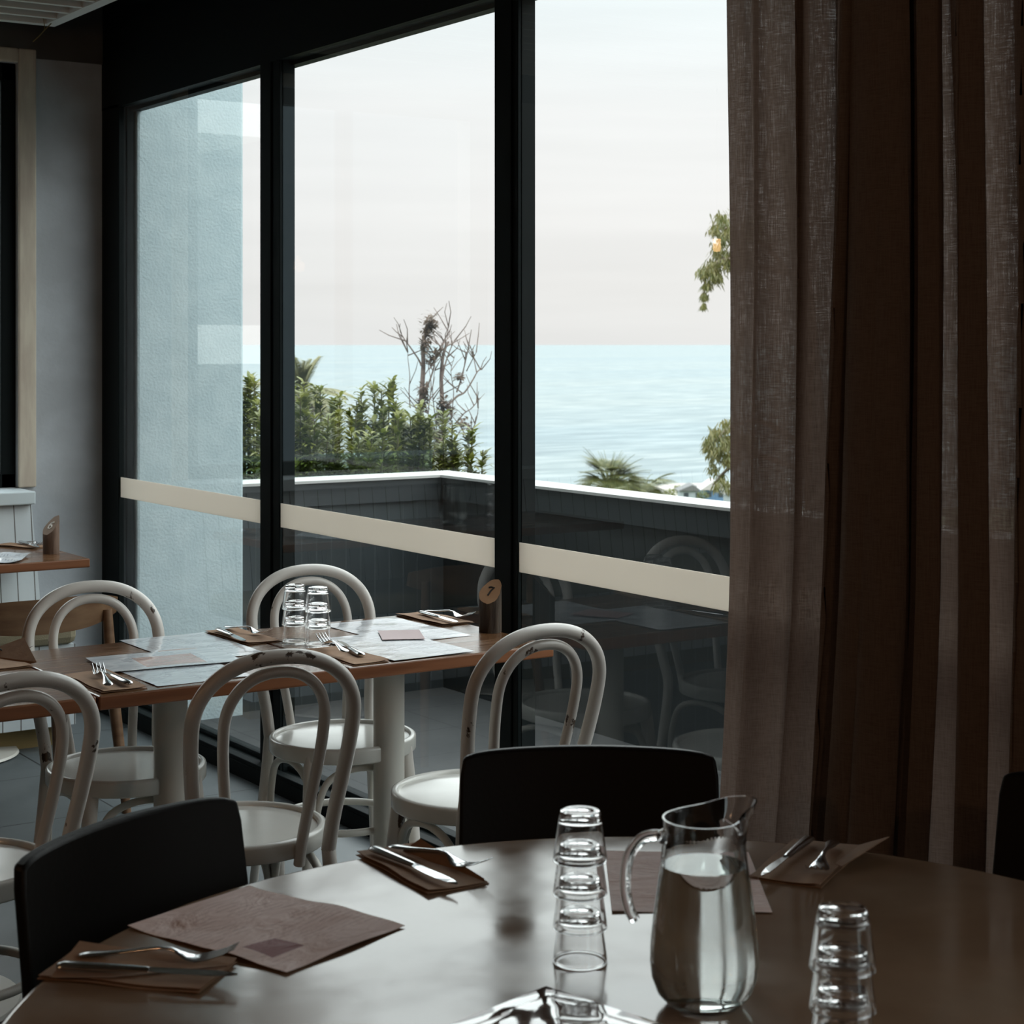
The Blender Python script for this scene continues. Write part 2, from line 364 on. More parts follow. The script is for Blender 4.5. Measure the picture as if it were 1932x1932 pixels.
# outside: pier, deck, parapet
struct(MB().box(2.88, 3.37, 7.12, 7.62, -.4, 3.6).build('wall_pier', PIER, bevel=.012))
DZ = -.06
struct(MB().box(2.885, 4.5, -4, 7.5, -.3, DZ).build('deck_floor', DECK))
CZ = .942
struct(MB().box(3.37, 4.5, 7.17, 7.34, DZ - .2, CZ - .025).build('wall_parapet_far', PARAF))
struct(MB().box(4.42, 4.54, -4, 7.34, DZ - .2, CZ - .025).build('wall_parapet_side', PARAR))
tp = MB(); tp.box(3.37, 4.44, 7.145, 7.17, CZ - .115, CZ - .004); tp.box(4.395, 4.42, -4, 7.17, CZ - .115, CZ - .004)
struct(tp.build('trim_parapet', PCAP))
cp_ = MB(); cp_.box(3.37, 4.56, 7.13, 7.36, CZ - .012, CZ); cp_.box(4.38, 4.56, -4, 7.13, CZ - .012, CZ)
struct(cp_.build('trim_capping', CAPW))
gs = thing('glass_screen', (3.95, 7.40, .7), 0, 'low clear glass screen edge rising behind the far parapet, in front of the bushes', 'screen')
MB().box(-.58, .55, 0, .008, 0, .335).build('pane', PANE2, gs)
MB().box(-.58, .55, -.004, .012, .335, .342).build('edge_strip', PANE2, gs)

# ------------------------------------------------------------------ landscape and sea
def seamat():
    m, t, b, o = new('sea_water')
    tc = N(t, 'ShaderNodeTexCoord')
    def nz(sc, stretch, det=3):
        mp = N(t, 'ShaderNodeMapping'); mp.inputs['Scale'].default_value = stretch; mp.inputs['Rotation'].default_value = (0, 0, .59)
        t.links.new(tc.outputs['Object'], mp.inputs[0]); n = N(t, 'ShaderNodeTexNoise', Scale=sc, Detail=float(det), Roughness=.6); t.links.new(mp.outputs[0], n.inputs['Vector']); return n
    n1 = nz(.03, (1.0, 3.2, 1), 8); n2 = nz(.0016, (.4, 1.6, 1), 3)
    r1 = ramp(t, [(.36, (.064, .100, .110)), (.5, (.104, .144, .150)), (.64, (.18, .214, .214))]); t.links.new(n1.outputs[0], r1.inputs[0])
    r2 = ramp(t, [(.4, (.82, .9, .95)), (.6, (1.08, 1.03, 1.0))]); t.links.new(n2.outputs[0], r2.inputs[0])
    mx = N(t, 'ShaderNodeVectorMath', operation='MULTIPLY'); t.links.new(r1.outputs[0], mx.inputs[0]); t.links.new(r2.outputs[0], mx.inputs[1])
    t.links.new(mx.outputs[0], b.inputs['Base Color']); b.inputs['Roughness'].default_value = .40; b.inputs['IOR'].default_value = 1.33; b.inputs['Specular IOR Level'].default_value = .32
    bp = N(t, 'ShaderNodeBump', Strength=.35, Distance=1.5); t.links.new(n1.outputs[0], bp.inputs['Height']); t.links.new(bp.outputs[0], b.inputs['Normal'])
    return m
sea = MB().add([(-60000, -60000, -40), (120000, -60000, -40), (120000, 120000, -40), (-60000, 120000, -40)], [(0, 1, 2, 3)])
so = sea.build('sea', seamat()); props(so, kind='stuff', label='calm pale teal sea stretching to the horizon', cat='sea')
HILL = mat('coastal_scrub', (.06, .09, .03), .9, c2=(.12, .12, .06), scale=.3)
SAND = mat('pale_sand', (.34, .31, .27), .9, c2=(.38, .36, .33), scale=.05)
h = MB(); rows = [(6.2, -4.2)] + [(d, -4.6 - .0775 * d) for d in (15, 40, 100, 200, 300, 400, 440)]
vs = []; nx = 24
for d, z in rows:
    for i in range(nx + 1):
        a = -1.1 + 2.2 * i / nx; p = VF * d + VR * (a * d + (4.5 if d < 50 else 0)); vs.append((p.x + 1.2, p.y, z + .6 * sin(i * 2.1 + d)))
h.add(vs, [(r_ * (nx+1) + i, r_ * (nx+1) + i + 1, (r_+1) * (nx+1) + i + 1, (r_+1) * (nx+1) + i) for r_ in range(len(rows) - 1) for i in range(nx)])
props(h.build('hillside', HILL), kind='structure')
be = MB(); a_ = [(1180, 960), (1232, 917), (1262, 912), (1330, 911), (1420, 909), (1520, 960)]
be.add([tuple(P(x, y, -39.6)) for x, y in a_] , [tuple(range(5))])
props(be.build('beach', SAND), kind='structure')

def leafmat(name, a, b2, trans=.35):
    m, t, b, o = new(name)
    tc = N(t, 'ShaderNodeTexCoord'); n = N(t, 'ShaderNodeTexNoise', Scale=9.0, Detail=2.0); t.links.new(tc.outputs['Object'], n.inputs['Vector'])
    r = ramp(t, [(.35, a), (.65, b2)]); t.links.new(n.outputs[0], r.inputs[0]); t.links.new(r.outputs[0], b.inputs['Base Color']); b.inputs['Roughness'].default_value = .5
    tl = N(t, 'ShaderNodeBsdfTranslucent'); t.links.new(r.outputs[0], tl.inputs[0]); mx = N(t, 'ShaderNodeMixShader'); mx.inputs[0].default_value = trans
    t.links.new(b.outputs[0], mx.inputs[1]); t.links.new(tl.outputs[0], mx.inputs[2]); t.links.new(mx.outputs[0], o.inputs[0]); return m
LEAF = leafmat('olive_leaves', (.10, .125, .018), (.22, .225, .05))
LEAFB = leafmat('brown_tipped_leaves', (.10, .11, .03), (.22, .19, .07))
LEAFP = leafmat('palm_leaves', (.09, .11, .035), (.17, .17, .06))
LEAFY = leafmat('pale_palm_leaves', (.22, .22, .10), (.30, .28, .14))
BARK = mat('grey_brown_bark', (.13, .09, .075), .9, c2=(.20, .15, .125), scale=30)
STEM = mat('green_brown_stem', (.08, .07, .03), .8)
def leaf(mb, p, d, L, wd, droop=.5, n=3):
    d = Vector(d).normalized(); side = d.cross(Vector((0, 0, 1)))
    if side.length < .1: side = Vector((1, 0, 0))
    side.normalize(); vs = [p]; prev = Vector(p); ds = d.copy()
    fs = []
    for i in range(1, n + 1):
        prev = prev + ds * (L / n); ds = (ds + Vector((0, 0, -droop / n))).normalized()
        ww = wd * (1 if i < n else 0) * (1 - .35 * (i - 1))
        if i < n: vs += [prev - side * ww / 2, prev + side * ww / 2]
        else: vs.append(prev)
    fs.append((0, 1, 2))
    for i in range(1, n - 1): fs.append((2*i-1, 2*i+1, 2*i+2, 2*i))
    fs.append((2*n-3, 2*n-1, 2*n-2)); mb.add(vs, fs)
def bush(xpx, ytop, halfw, depth_y, nst, label, seed, col=LEAF, zlow=.55, llen=.095):
    rnd = random.Random(seed)
    def col_pt(x):                      # column x of the view at Y = depth_y
        r_ = (x - 966) / 3380; d = depth_y / (VR.y * r_ + VF.y); return VR * (r_ * d) + VF * d, d
    c, d = col_pt(xpx); zt = 1.55 - (ytop - 650) * d / 3380; hw = halfw * d / 3380
    o = thing('leafy_shrub', (c.x, c.y, -2.2), 0, label, 'shrub', None)
    fo = MB(); st = MB()
    for k in range(nst):
        ox = rnd.gauss(0, .5) * hw if k else 0; ox = max(-hw, min(hw, ox)); oy = rnd.uniform(-.25, .45)
        top = zt - (abs(ox) / hw) ** 1.3 * .22 - (rnd.random() ** 1.5 * .35 if k else 0)
        bx = ox * .5; lean = Vector((ox - bx, oy * .5, 0))
        H_ = top + 2.2
        pts = [Vector((bx, oy * .5, 0)) + lean * (t * t) + Vector((0, 0, H_ * t)) for t in [0, .3, .6, .8, .9, 1]]
        st.tube(pts, [.018, .014, .010, .007, .005, .003], 5)
        z = zlow + 2.2
        while z < H_:
            t = z / H_; p = Vector((bx, oy * .5, 0)) + lean * (t * t) + Vector((0, 0, z))
            near = (H_ - z) < .18
            for q in range(6 if not near else 9):
                a = rnd.uniform(0, 2 * pi); e = rnd.uniform(.1, .7) if not near else rnd.uniform(.35, 1.2)
                leaf(fo, p + Vector((0, 0, rnd.uniform(-.02, .02))), (cos(a), sin(a), e), llen * rnd.uniform(.7, 1.25), .023 * rnd.uniform(.8, 1.3), rnd.uniform(.7, 1.5))
            z += rnd.uniform(.035, .055)
    fo.build('foliage', col, o); st.build('stem', STEM, o)
    return o
B = [(468, 712, 55, 9.4, 30, 'tall leafy green shrub between the white pier and the first mullion'),
     (560, 728, 48, 8.5, 34, 'dense olive-green shrub just right of the first mullion, highest on that side'),
     (632, 735, 52, 9.3, 32, 'feathery green shrub under the pale palm, second right of the mullion'),
     (678, 790, 50, 8.2, 34, 'low rounded olive shrub in the middle of the hedge'),
     (738, 722, 42, 8.4, 30, 'upright green shrub with a pointed top left of the bare tree'),
     (798, 785, 52, 9.0, 38, 'bushy green shrub in front of the foot of the bare tree'),
     (850, 786, 34, 8.0, 30, 'yellow-green shrub ending the hedge beside the parapet corner')]
for i, b_ in enumerate(B): bush(*b_, seed=i + 3)
bush(905, 876, 30, 8.2, 7, 'small green shoots peeping over the parapet right of the corner', 31, zlow=.7)

# bare tree with dead creeper
def branchy():
    o = thing('bare_tree', (*PD(815, 650, 12.0).xy, -3.0), 0, 'bare grey-brown tree with withered creeper and tufted top standing against the sea', 'tree')
    ob = o.location.copy(); rnd = random.Random(5); wd = MB(); fo = MB()
    def px(x, y, dd=0): return PD(x, y, 12.0 + dd) - ob
    limbs = [([(805, 1400), (800, 900), (792, 800), (795, 740), (797, 690), (800, 650), (806, 620), (812, 600)], .045),
             ([(838, 1400), (832, 900), (835, 820), (836, 770), (833, 720), (836, 680), (842, 655), (848, 645)], .04),
             ([(795, 690), (788, 678), (775, 655), (765, 643), (757, 630), (753, 622)], .012),
             ([(833, 720), (838, 690), (850, 660), (860, 640)], .012), ([(812, 690), (828, 668), (840, 655)], .012),
             ([(840, 770), (862, 748), (878, 740), (890, 718), (900, 700), (910, 697)], .014),
             ([(862, 740), (868, 720), (878, 690), (880, 670), (886, 655)], .011), ([(880, 700), (890, 680), (900, 665)], .007),
             ([(775, 770), (772, 740), (775, 710), (770, 680), (768, 665)], .008), ([(858, 800), (875, 780), (890, 770), (905, 750)], .009),
             ([(825, 860), (822, 800), (818, 740), (820, 690)], .009), ([(812, 850), (808, 780), (812, 730), (808, 690)], .009),
             ([(836, 690), (832, 660), (842, 630), (846, 612)], .008), ([(852, 790), (856, 740), (852, 700), (858, 670)], .007),
             ([(795, 760), (815, 700), (822, 670), (836, 650)], .012), ([(872, 870), (885, 830), (900, 790), (905, 755)], .008)]
    for pts, r0 in limbs:
        dd = rnd.uniform(-.2, .2); k = len(pts)
        q = catmull([px(x + rnd.uniform(-2, 2), y, dd * i / k) for i, (x, y) in enumerate(pts)], 4)
        wd.tube(q, [.6 * r0 * (1 - .7 * i / len(q)) for i in range(len(q))], 6)
        for j in range(5):
            a = q[rnd.randrange(len(q) // 3, len(q))]; L = rnd.uniform(.05, .13); dr = Vector((rnd.uniform(-1, 1), rnd.uniform(-1, 1), rnd.uniform(.3, 1.6))).normalized()
            b1 = a + dr * L; c1 = b1 + (dr + Vector((rnd.uniform(-.7, .7), 0, .3))) * L * .5
            wd.tube([a, b1, c1], [.0045, .003, .0018], 4)
    for (x, y, s_, n_) in [(812, 612, 14, 130), (806, 632, 10, 60), (802, 655, 10, 60), (822, 668, 9, 40), (812, 680, 9, 40), (800, 735, 9, 70), (797, 760, 10, 80), (836, 760, 9, 60), (835, 790, 12, 120), (830, 820, 13, 120), (795, 800, 10, 70), (848, 775, 8, 40), (868, 712, 7, 40), (875, 800, 12, 60), (828, 850, 16, 120)]:
        for _ in range(int(n_ * 1.6)):
            p = px(x + rnd.gauss(0, s_ * .5), y + rnd.gauss(0, s_ * .6), rnd.gauss(0, .05)); a = rnd.uniform(0, 6.28)
            leaf(fo, p, (cos(a), sin(a), rnd.uniform(-.5, 1)), rnd.uniform(.035, .07), .018, .6)
    wd.build('branch', BARK, o, smooth=True); fo.build('foliage', leafmat('withered_creeper', (.10, .075, .045), (.19, .13, .095)), o)
branchy()

def palm(x, y, d, R, nf, label, leafm, seed, trunk=5.0, upb=.5, fan=False, blade=.5):
    rnd = random.Random(seed); p = PD(x, y, d); o = thing('palm_tree', (p.x, p.y, p.z - trunk), 0, label, 'palm')
    m_ = MB().tube([(0, 0, 0), (.05, 0, trunk * .5), (0, 0, trunk)], [.16, .13, .12], 10); m_.build('trunk', BARK, o, smooth=True)
    f = MB()
    for k in range(nf):
        a = 2 * pi * k / nf + rnd.uniform(-.2, .2); e = rnd.uniform(-.2, 1.3) * upb + .2
        d_ = Vector((cos(a), sin(a), e)).normalized(); q = Vector((0, 0, trunk)); L = R * rnd.uniform(.8, 1.1); pts = [q.copy()]; dd = d_.copy()
        for i in range(8):
            q = q + dd * L / 8; pts.append(q.copy()); dd = (dd + Vector((0, 0, -.13))).normalized()
        f.tube(pts, [.02 * (1 - .1 * i) for i in range(9)], 4)
        sd = d_.cross(Vector((0, 0, 1))).normalized()
        if fan:
            c = pts[4]
            for j in range(22):
                t = -1.25 + 2.5 * j / 21; dv = (dd * cos(t) + sd * sin(t)).normalized(); leaf(f, c, dv, L * blade, .035, .5, 3)
        else:
            for i in range(1, 9):
                for sub in range(4):
                    c = pts[i - 1].lerp(pts[i], sub / 4)
                    for s_ in (-1, 1): leaf(f, c, sd * s_ + (pts[i] - pts[i-1]).normalized() * .8, L * .3 * (1.1 - abs(i - 4) / 8), .03, .8)
    f.build('frond', leafm, o); return o
palm(1150, 924, 42, 1.1, 50, 'green fan palm crown rising just above the side parapet', LEAFP, 3, 5.2, 2.4, True, .5)
palm(1212, 930, 44, .95, 30, 'smaller dark palm right of the large fan palm, half hidden by the parapet', LEAFP, 4, 4.6, .9, True, .6)
palm(566, 748, 15, .42, 20, 'tall pale wind-bent palm fronds behind the hedge right of the first mullion', LEAFY, 6, 6.0, 2.6)

# overhanging gum tree at the right, mostly behind the curtain
def gum():
    base = PD(1560, 650, 17.5); o = thing('gum_tree', (base.x, base.y, -8), 0, 'gum tree whose drooping leafy branches hang in beside the curtain', 'tree')
    ob = o.location.copy(); rnd = random.Random(11); wd = MB(); fo = MB()
    def px(x, y, dd=0): return PD(x, y, 17.5 + dd) - ob
    wd.tube(catmull([px(1560, 2500), px(1555, 1400), px(1540, 900), px(1520, 600), px(1500, 420), px(1480, 250)], 4), [.16 - .005 * i for i in range(21)], 8)
    for pts in ([(1525, 560), (1450, 470), (1400, 440), (1365, 430)], [(1500, 520), (1420, 500), (1370, 490), (1335, 510), (1328, 560)],
                [(1545, 860), (1450, 800), (1390, 800), (1350, 830)], [(1545, 900), (1430, 860), (1380, 880), (1345, 915)]):
        q = catmull([px(*p, rnd.uniform(-.3, .3)) for p in pts], 5); wd.tube(q, [.035 * (1 - .8 * i / len(q)) for i in range(len(q))], 5)
    cl = [(1362, 412, 14, 70), (1350, 430, 10, 60), (1372, 440, 18, 120), (1355, 470, 14, 90), (1372, 490, 16, 120), (1345, 500, 12, 110), (1328, 512, 9, 80), (1352, 520, 11, 70), (1334, 535, 7, 60), (1329, 555, 5, 45), (1327, 573, 3, 22), (1400, 480, 24, 160), (1420, 430, 24, 140),
          (1372, 800, 12, 70), (1350, 815, 10, 80), (1338, 830, 9, 70), (1368, 830, 16, 150), (1350, 850, 12, 120), (1375, 862, 14, 120), (1400, 830, 20, 150), (1345, 882, 9, 35), (1362, 900, 9, 30), (1352, 915, 7, 25), (1372, 915, 8, 30), (1330, 842, 4, 20)]
    for x, y, s_, n_ in cl:
        for _ in range(int(n_ * 2.2)):
            p = px(x + rnd.gauss(0, s_ * .55), y + rnd.gauss(0, s_ * .55), rnd.gauss(0, .25)); a = rnd.uniform(0, 6.28)
            leaf(fo, p, (cos(a) * .7, sin(a) * .7, -.9), rnd.uniform(.06, .10), .016, .4)
    wd.build('trunk', BARK, o, smooth=True); fo.build('foliage', LEAFB, o)
gum()

# beach houses far below
ROOFW = mat('white_roof', (.40, .38, .36), .6); ROOFG = mat('grey_roof', (.12, .12, .118), .7); WALLB = mat('blue_house_wall', (.09, .17, .28), .7)
WALLP = mat('pale_house_wall', (.32, .36, .38), .7); WINM = mat('dark_window', (.05, .06, .07), .2)
def house(x, y, d, w_, dp, hh, rh, roof, wall, label, rz=0, gz=None):
    p = PD(x, y, d); o = thing('beach_house', p, rz, label, 'house')
    MB().box(-w_/2, w_/2, -dp/2, dp/2, 0, hh).build('wall', wall, o)
    r_ = MB(); e = .6
    r_.add([(-w_/2-e, -dp/2-e, hh), (w_/2+e, -dp/2-e, hh), (w_/2+e, dp/2+e, hh), (-w_/2-e, dp/2+e, hh), (0, -dp/2-e, hh+rh), (0, dp/2+e, hh+rh)],
           [(0, 4, 5, 3), (1, 2, 5, 4), (0, 1, 4), (2, 3, 5), (0, 3, 2, 1)]); r_.build('roof', roof, o)
    for k in (-1, 1): MB().box(k*w_*.25-w_*.1, k*w_*.25+w_*.1, -dp/2-.08, -dp/2+.05, hh*.35, hh*.8).build('window', WINM, o)
fz = -atan2(.557, .8306)
house(1345, 942, 400, 5.2, 8, 2.4, 2.2, ROOFW, WALLB, 'small beach house with white gable roof and blue wall', fz)
house(1303, 943, 420, 5.5, 7, 2.4, 1.4, ROOFG, WALLP, 'small pale beach house with a grey roof left of the white gable', fz)
house(1400, 958, 370, 7, 6, 3.0, 1.8, ROOFG, WALLP, 'grey-roofed beach house at the curtain edge', fz)
def blobtree(x, y, d, r_, label, seed):
    rnd = random.Random(seed); p = PD(x, y, d); o = thing('coastal_tree', p - Vector((0, 0, r_ * 1.6)), 0, label, 'tree')
    MB().tube([(0, 0, 0), (0, 0, r_ * 1.2)], [.2, .12], 6).build('trunk', BARK, o); f = MB()
    for _ in range(420):
        v = Vector((rnd.gauss(0, 1), rnd.gauss(0, 1), rnd.gauss(0, 1))).normalized() * r_ * rnd.uniform(.5, 1); v.z = v.z * .8 + r_ * 1.6
        leaf(f, v, (rnd.uniform(-1, 1), rnd.uniform(-1, 1), rnd.uniform(-.5, 1)), r_ * .3, r_ * .16, .3)
    f.build('foliage', LEAF, o)
blobtree(1262, 934, 375, 1.7, 'round scrubby tree left of the beach houses', 1); blobtree(1280, 924, 440, 1.5, 'dark upright tree beside the pale beach house', 2)
blobtree(1326, 936, 370, 1.3, 'tree between the pale house and the white gable', 3); blobtree(1372, 925, 430, 2.6, 'large tree behind the white-gabled house', 4)

# apartment building round the corner, seen mirrored in the first pane
APW = mat('grey_apartment_render', (.10, .13, .15), .8); APL = mat('pale_balcony_slab', (.85, .87, .84), .7); APG = mat('pale_balcony_glass', (.62, .67, .66), .4)
ap = thing('apartment_building', (-8, 33.2, -8), 0, 'grey apartment block with pale balconies, seen as a reflection in the left pane', 'building')
MB().box(-6, 3.2, -12, 12, 0, 26).build('wall', APW, ap)
for k, zz in enumerate((6.1, 9.3, 12.25, 15.4, 18.5)):
    sb = MB().box(3.2, 4.8, -12, 12, zz, zz + .5).build('balcony_slab', APL, ap)
    rl = MB(); rl.box(4.72, 4.77, -12, 12, zz + 1.42, zz + 1.47)
    for j in range(13): rl.box(4.72, 4.77, -12 + j * 2 - .03, -12 + j * 2 + .03, zz + .5, zz + 1.45)
    rl.build('railing', APL, sb); MB().box(4.73, 4.75, -12, 12, zz + .55, zz + 1.25).build('railing_panel', APG, sb)

# ------------------------------------------------------------------ curtain
def curtain_mat():
    m, t, b, o = new('brown_linen')
    tc = N(t, 'ShaderNodeTexCoord')
    def weave(st, sc=1.0):
        mp = N(t, 'ShaderNodeMapping'); mp.inputs['Scale'].default_value = st; t.links.new(tc.outputs['Object'], mp.inputs[0])
        n = N(t, 'ShaderNodeTexNoise', Scale=sc, Detail=2.0); t.links.new(mp.outputs[0], n.inputs['Vector']); return n
    n1 = weave((520, 520, 22)); n2 = weave((40, 40, 620)); a = N(t, 'ShaderNodeMath', operation='ADD'); t.links.new(n1.outputs[0], a.inputs[0]); t.links.new(n2.outputs[0], a.inputs[1])
    a2 = N(t, 'ShaderNodeMath', operation='MULTIPLY'); a2.inputs[1].default_value = .5; t.links.new(a.outputs[0], a2.inputs[0])
    r = ramp(t, [(.34, (.26, .20, .168)), (.66, (.38, .305, .262))]); t.links.new(a2.outputs[0], r.inputs[0])
    r3 = ramp(t, [(.34, (.068, .048, .038)), (.66, (.112, .082, .068))]); t.links.new(a2.outputs[0], r3.inputs[0])
    df = N(t, 'ShaderNodeBsdfDiffuse'); tl = N(t, 'ShaderNodeBsdfTranslucent'); tp_ = N(t, 'ShaderNodeBsdfTransparent')
    t.links.new(r.outputs[0], df.inputs[0]); t.links.new(r3.outputs[0], tl.inputs[0])
    m1 = N(t, 'ShaderNodeMixShader'); m1.inputs[0].default_value = .42; t.links.new(df.outputs[0], m1.inputs[1]); t.links.new(tl.outputs[0], m1.inputs[2])
    r2 = ramp(t, [(.52, (.004, .004, .004)), (.68, (.07, .07, .07))]); t.links.new(a2.outputs[0], r2.inputs[0])
    m2 = N(t, 'ShaderNodeMixShader'); t.links.new(r2.outputs[0], m2.inputs[0]); t.links.new(m1.outputs[0], m2.inputs[1]); t.links.new(tp_.outputs[0], m2.inputs[2])
    t.links.new(m2.outputs[0], o.inputs[0]); return m
def curtain():
    cb = MB(); ns, nz = 900, 46; z0, z1 = .03, 2.965
    U0 = 3.05; U1 = 1.0; rnd = random.Random(4)
    NF = 19
    wid = [rnd.uniform(.5, 1.8) for _ in range(NF)]; wid[0] = 1.2; wid[1] = 1.7; wid[2] = 1.5
    amp = [rnd.uniform(.6, 1.4) for _ in range(NF + 1)]; ov = [rnd.choice((.1, .5, .9, 1.3)) for _ in range(NF + 1)]; ov[0] = .15; ov[1] = .1; ov[2] = .35; ov[3] = .6
    for q_ in range(4, NF + 1): ov[q_] = rnd.uniform(.8, 1.6)
    tot = sum(wid); cum = [0]
    for q_ in wid: cum.append(cum[-1] + q_ / tot)
    vs = []
    for j in range(nz + 1):
        z = z0 + (z1 - z0) * j / nz; fl = 1 - z / 3
        st = max(0, min(1, (z - 1.6) / .9)); st = st * st * (3 - 2 * st)
        edge = U0 + .020 + .016 * st + .085 * max(0, 1 - z / 1.1) ** 1.4
        for i in range(ns + 1):
            s = i / ns; k = 0
            s2 = min(.9999, max(0, s + .028 * (fl - .5) * sin(s * 11 + .6) * min(1, s * 8)))
            while k < NF - 1 and s2 > cum[k + 1]: k += 1
            f_ = (s2 - cum[k]) / (cum[k + 1] - cum[k]); e_ = f_ * f_ * (3 - 2 * f_)
            a_ = amp[k] * (1 - e_) + amp[k + 1] * e_; o_v = ov[k] * (1 - e_) + ov[k + 1] * e_; p = 2 * pi * f_
            en = min(1, s * 22)
            A = .036 * a_ * (.7 + .6 * fl) * en
            u = edge - (edge - U1) * s + .040 * o_v * a_ * sin(2 * p + .5 + .5 * sin(z + k)) * en + .008 * sin(s * 70 + z * 1.3) * en + .05 * (fl - .4) * math.exp(-((s - .3) / .2) ** 2)
            v = 2.65 - A * cos(p + .35 * sin(z * 1.1 + k)) - .008 * sin(p * 3 + z * .8) * en - .014 * sin(z * 1.3 + s * 31) * en
            vs.append((min(v, 2.735), u, z))
    W = ns + 1
    cb.add(vs, [(j*W+i, j*W+i+1, (j+1)*W+i+1, (j+1)*W+i) for j in range(nz) for i in range(ns)])
    o = cb.build('curtain', curtain_mat(), smooth=True)
    props(o, 'sheer brown linen curtain hanging in deep folds at the right of the glass wall', 'curtain')
curtain()
props(MB().tube([(2.64, .8, 2.985), (2.64, 3.2, 2.985)], .012, 8).build('curtain_track', BLACK), 'thin black curtain track on the ceiling', 'curtain track')

# ------------------------------------------------------------------ bentwood chairs
def hoop_pts(zt, wm, zw, ws, lean, yb=-.185, z_lo=.43, yoff=0):
    L = []
    for k in range(10):
        t = k / 10; z = z_lo + (zw - z_lo) * t; s = t * t * (3 - 2 * t); L.append((-(ws + (wm - ws) * s), z))
    for k in range(29):
        a = pi - pi * k / 28; L.append((wm * math.copysign(abs(cos(a)) ** .9, cos(a)), zw + (zt - zw) * abs(sin(a)) ** .92))
    for k in range(9, -1, -1):
        t = k / 10; z = z_lo + (zw - z_lo) * t; s = t * t * (3 - 2 * t); L.append((ws + (wm - ws) * s, z))
    return [Vector((x, yb + yoff - lean * (z - .43) / .456, z)) for x, z in L]
def bentwood(label):
    t = thing('bentwood_chair', (0, 0, 0), 0, label, 'chair', 'white bentwood chairs at the long table')
    h = hoop_pts(.886, .182, .741, .154, .114)
    legL = [Vector((-.186, -.235, 0)), Vector((-.176, -.215, .15)), Vector((-.163, -.195, .30))]
    legR = [Vector((-p.x, p.y, p.z)) for p in legL][::-1]
    fr = catmull(legL + h[::2] + [h[-1]] + legR, 3)
    MB().tube(fr, [.0165 if p.z > .3 else .0125 + .004 * p.z / .3 for p in fr], 14).build('back_frame', WHITE, t, smooth=True)
    ih = hoop_pts(.853, .113, .735, .083, .106, yb=-.196, z_lo=.405)
    MB().tube(catmull(ih, 2), .0128, 12).build('inner_hoop', WHITE, t, smooth=True)
    R = .205
    st = MB().lathe([(0, .449), (.150, .450), (.160, .4505), (R - .022, .451), (R - .019, .452), (R - .017, .459), (R - .013, .4618), (R - .006, .4615), (R - .001, .458), (R, .453), (R, .424), (R - .003, .419), (R - .007, .418), (R - .018, .418), (R - .02, .440), (0, .440)], 56)
    st.build('seat', SEATW, t, smooth=True)
    for s in (-1, 1):
        MB().tube([(s*.135, .125, .44), (s*.148, .142, .3), (s*.158, .156, .12), (s*.164, .164, 0)], [.021, .018, .0145, .0115], 14).build('leg', WHITE, t, smooth=True)
    ring = [(.172 * cos(a), .172 * sin(a) - .01, .225) for a in [2*pi*k/48 for k in range(48)]]
    MB().tube(ring, .0105, 10, closed=True).build('stretcher', WHITEC, t, smooth=True)
    # inverted-U braces between the legs, tight under the seat
    def brace(a, b):
        a = Vector(a); b = Vector(b); m_ = (a + b) / 2
        q = catmull([a, a.lerp(b, .03) + Vector((0, 0, .09)), a.lerp(b, .16) + Vector((0, 0, .165)), (a.lerp(b, .5)) + Vector((0, 0, .19)), a.lerp(b, .84) + Vector((0, 0, .165)), a.lerp(b, .97) + Vector((0, 0, .09)), b], 5)
        return MB().tube(q, .010, 10).build('brace', WHITEC, t, smooth=True)
    z = .205
    brace((-.137, .137, z), (-.155, -.175, z)); brace((.137, .137, z), (.155, -.175, z)); brace((-.13, .14, z), (.13, .14, z))
    return t
ch = bentwood('white bentwood chair on the window side of the long table, left of the glass stacks')
D = radians
ch.location = (1.7636, 4.4255 + .005, 0); ch.rotation_euler = (0, 0, D(177.2))
G = 'white bentwood chairs at the long table'
dup(ch, (2.3995, 4.4284, 0), D(171.6), 'white bentwood chair behind the glass stacks, nearest the glass wall on the far side', G)
dup(ch, (1.1192, 3.7828, 0), D(8.2), 'white bentwood chair at the far left on the near side of the long table', G)
dup(ch, (1.749, 3.7358, 0), D(-7.2), 'white bentwood chair in the middle of the near side of the long table', G)
dup(ch, (2.3755, 3.7082, 0), D(.8), 'worn white bentwood chair at the right end of the near side of the table', G)

# ------------------------------------------------------------------ long table (three square tables pushed together)
def square_table(cx, cy, wx, wy, label, group, base=True):
    t = thing('dining_table', (cx, cy, 0), 0, label, 'table', group)
    top = MB(); top.mi = 0; n = 5
    top.box(-wx/2, wx/2, -wy/2, wy/2, .717, .75)
    # top faces keep the oiled look, rim faces the orange edge
    top.m = [1, 1, 1, 1, 1, 0]
    top.build('tabletop', [TABW, TABE], t, bevel=.004)
    MB().lathe([(0, .0), (.0425, 0), (.0425, .70), (0, .70)], 32).build('column', WHITEC, t, smooth=True)
    MB().lathe([(0, .695), (.14, .695), (.14, .7165), (0, .7165)], 24).build('top_plate', WHITEC, t)
    MB().lathe([(0, 0), (.235, 0), (.25, .006), (.245, .014), (.08, .026), (0, .028)], 48).build('base', WHITEC, t, smooth=True)
    return t
LT = 'wooden tables pushed together in a long row'
y0, y1 = 3.905, 4.585
square_table((2.13 + 2.755) / 2, (y0 + y1) / 2, .622, y1 - y0, 'square wooden table against the glass wall, with the numbered log on it', LT)
square_table((1.487 + 2.127) / 2, (y0 + y1) / 2, .637, y1 - y0, 'middle wooden table of the row, under the pale menus', LT)
square_table((.84 + 1.484) / 2, (y0 + y1) / 2, .641, y1 - y0, 'leftmost wooden table of the row, cut off by the picture edge', LT)

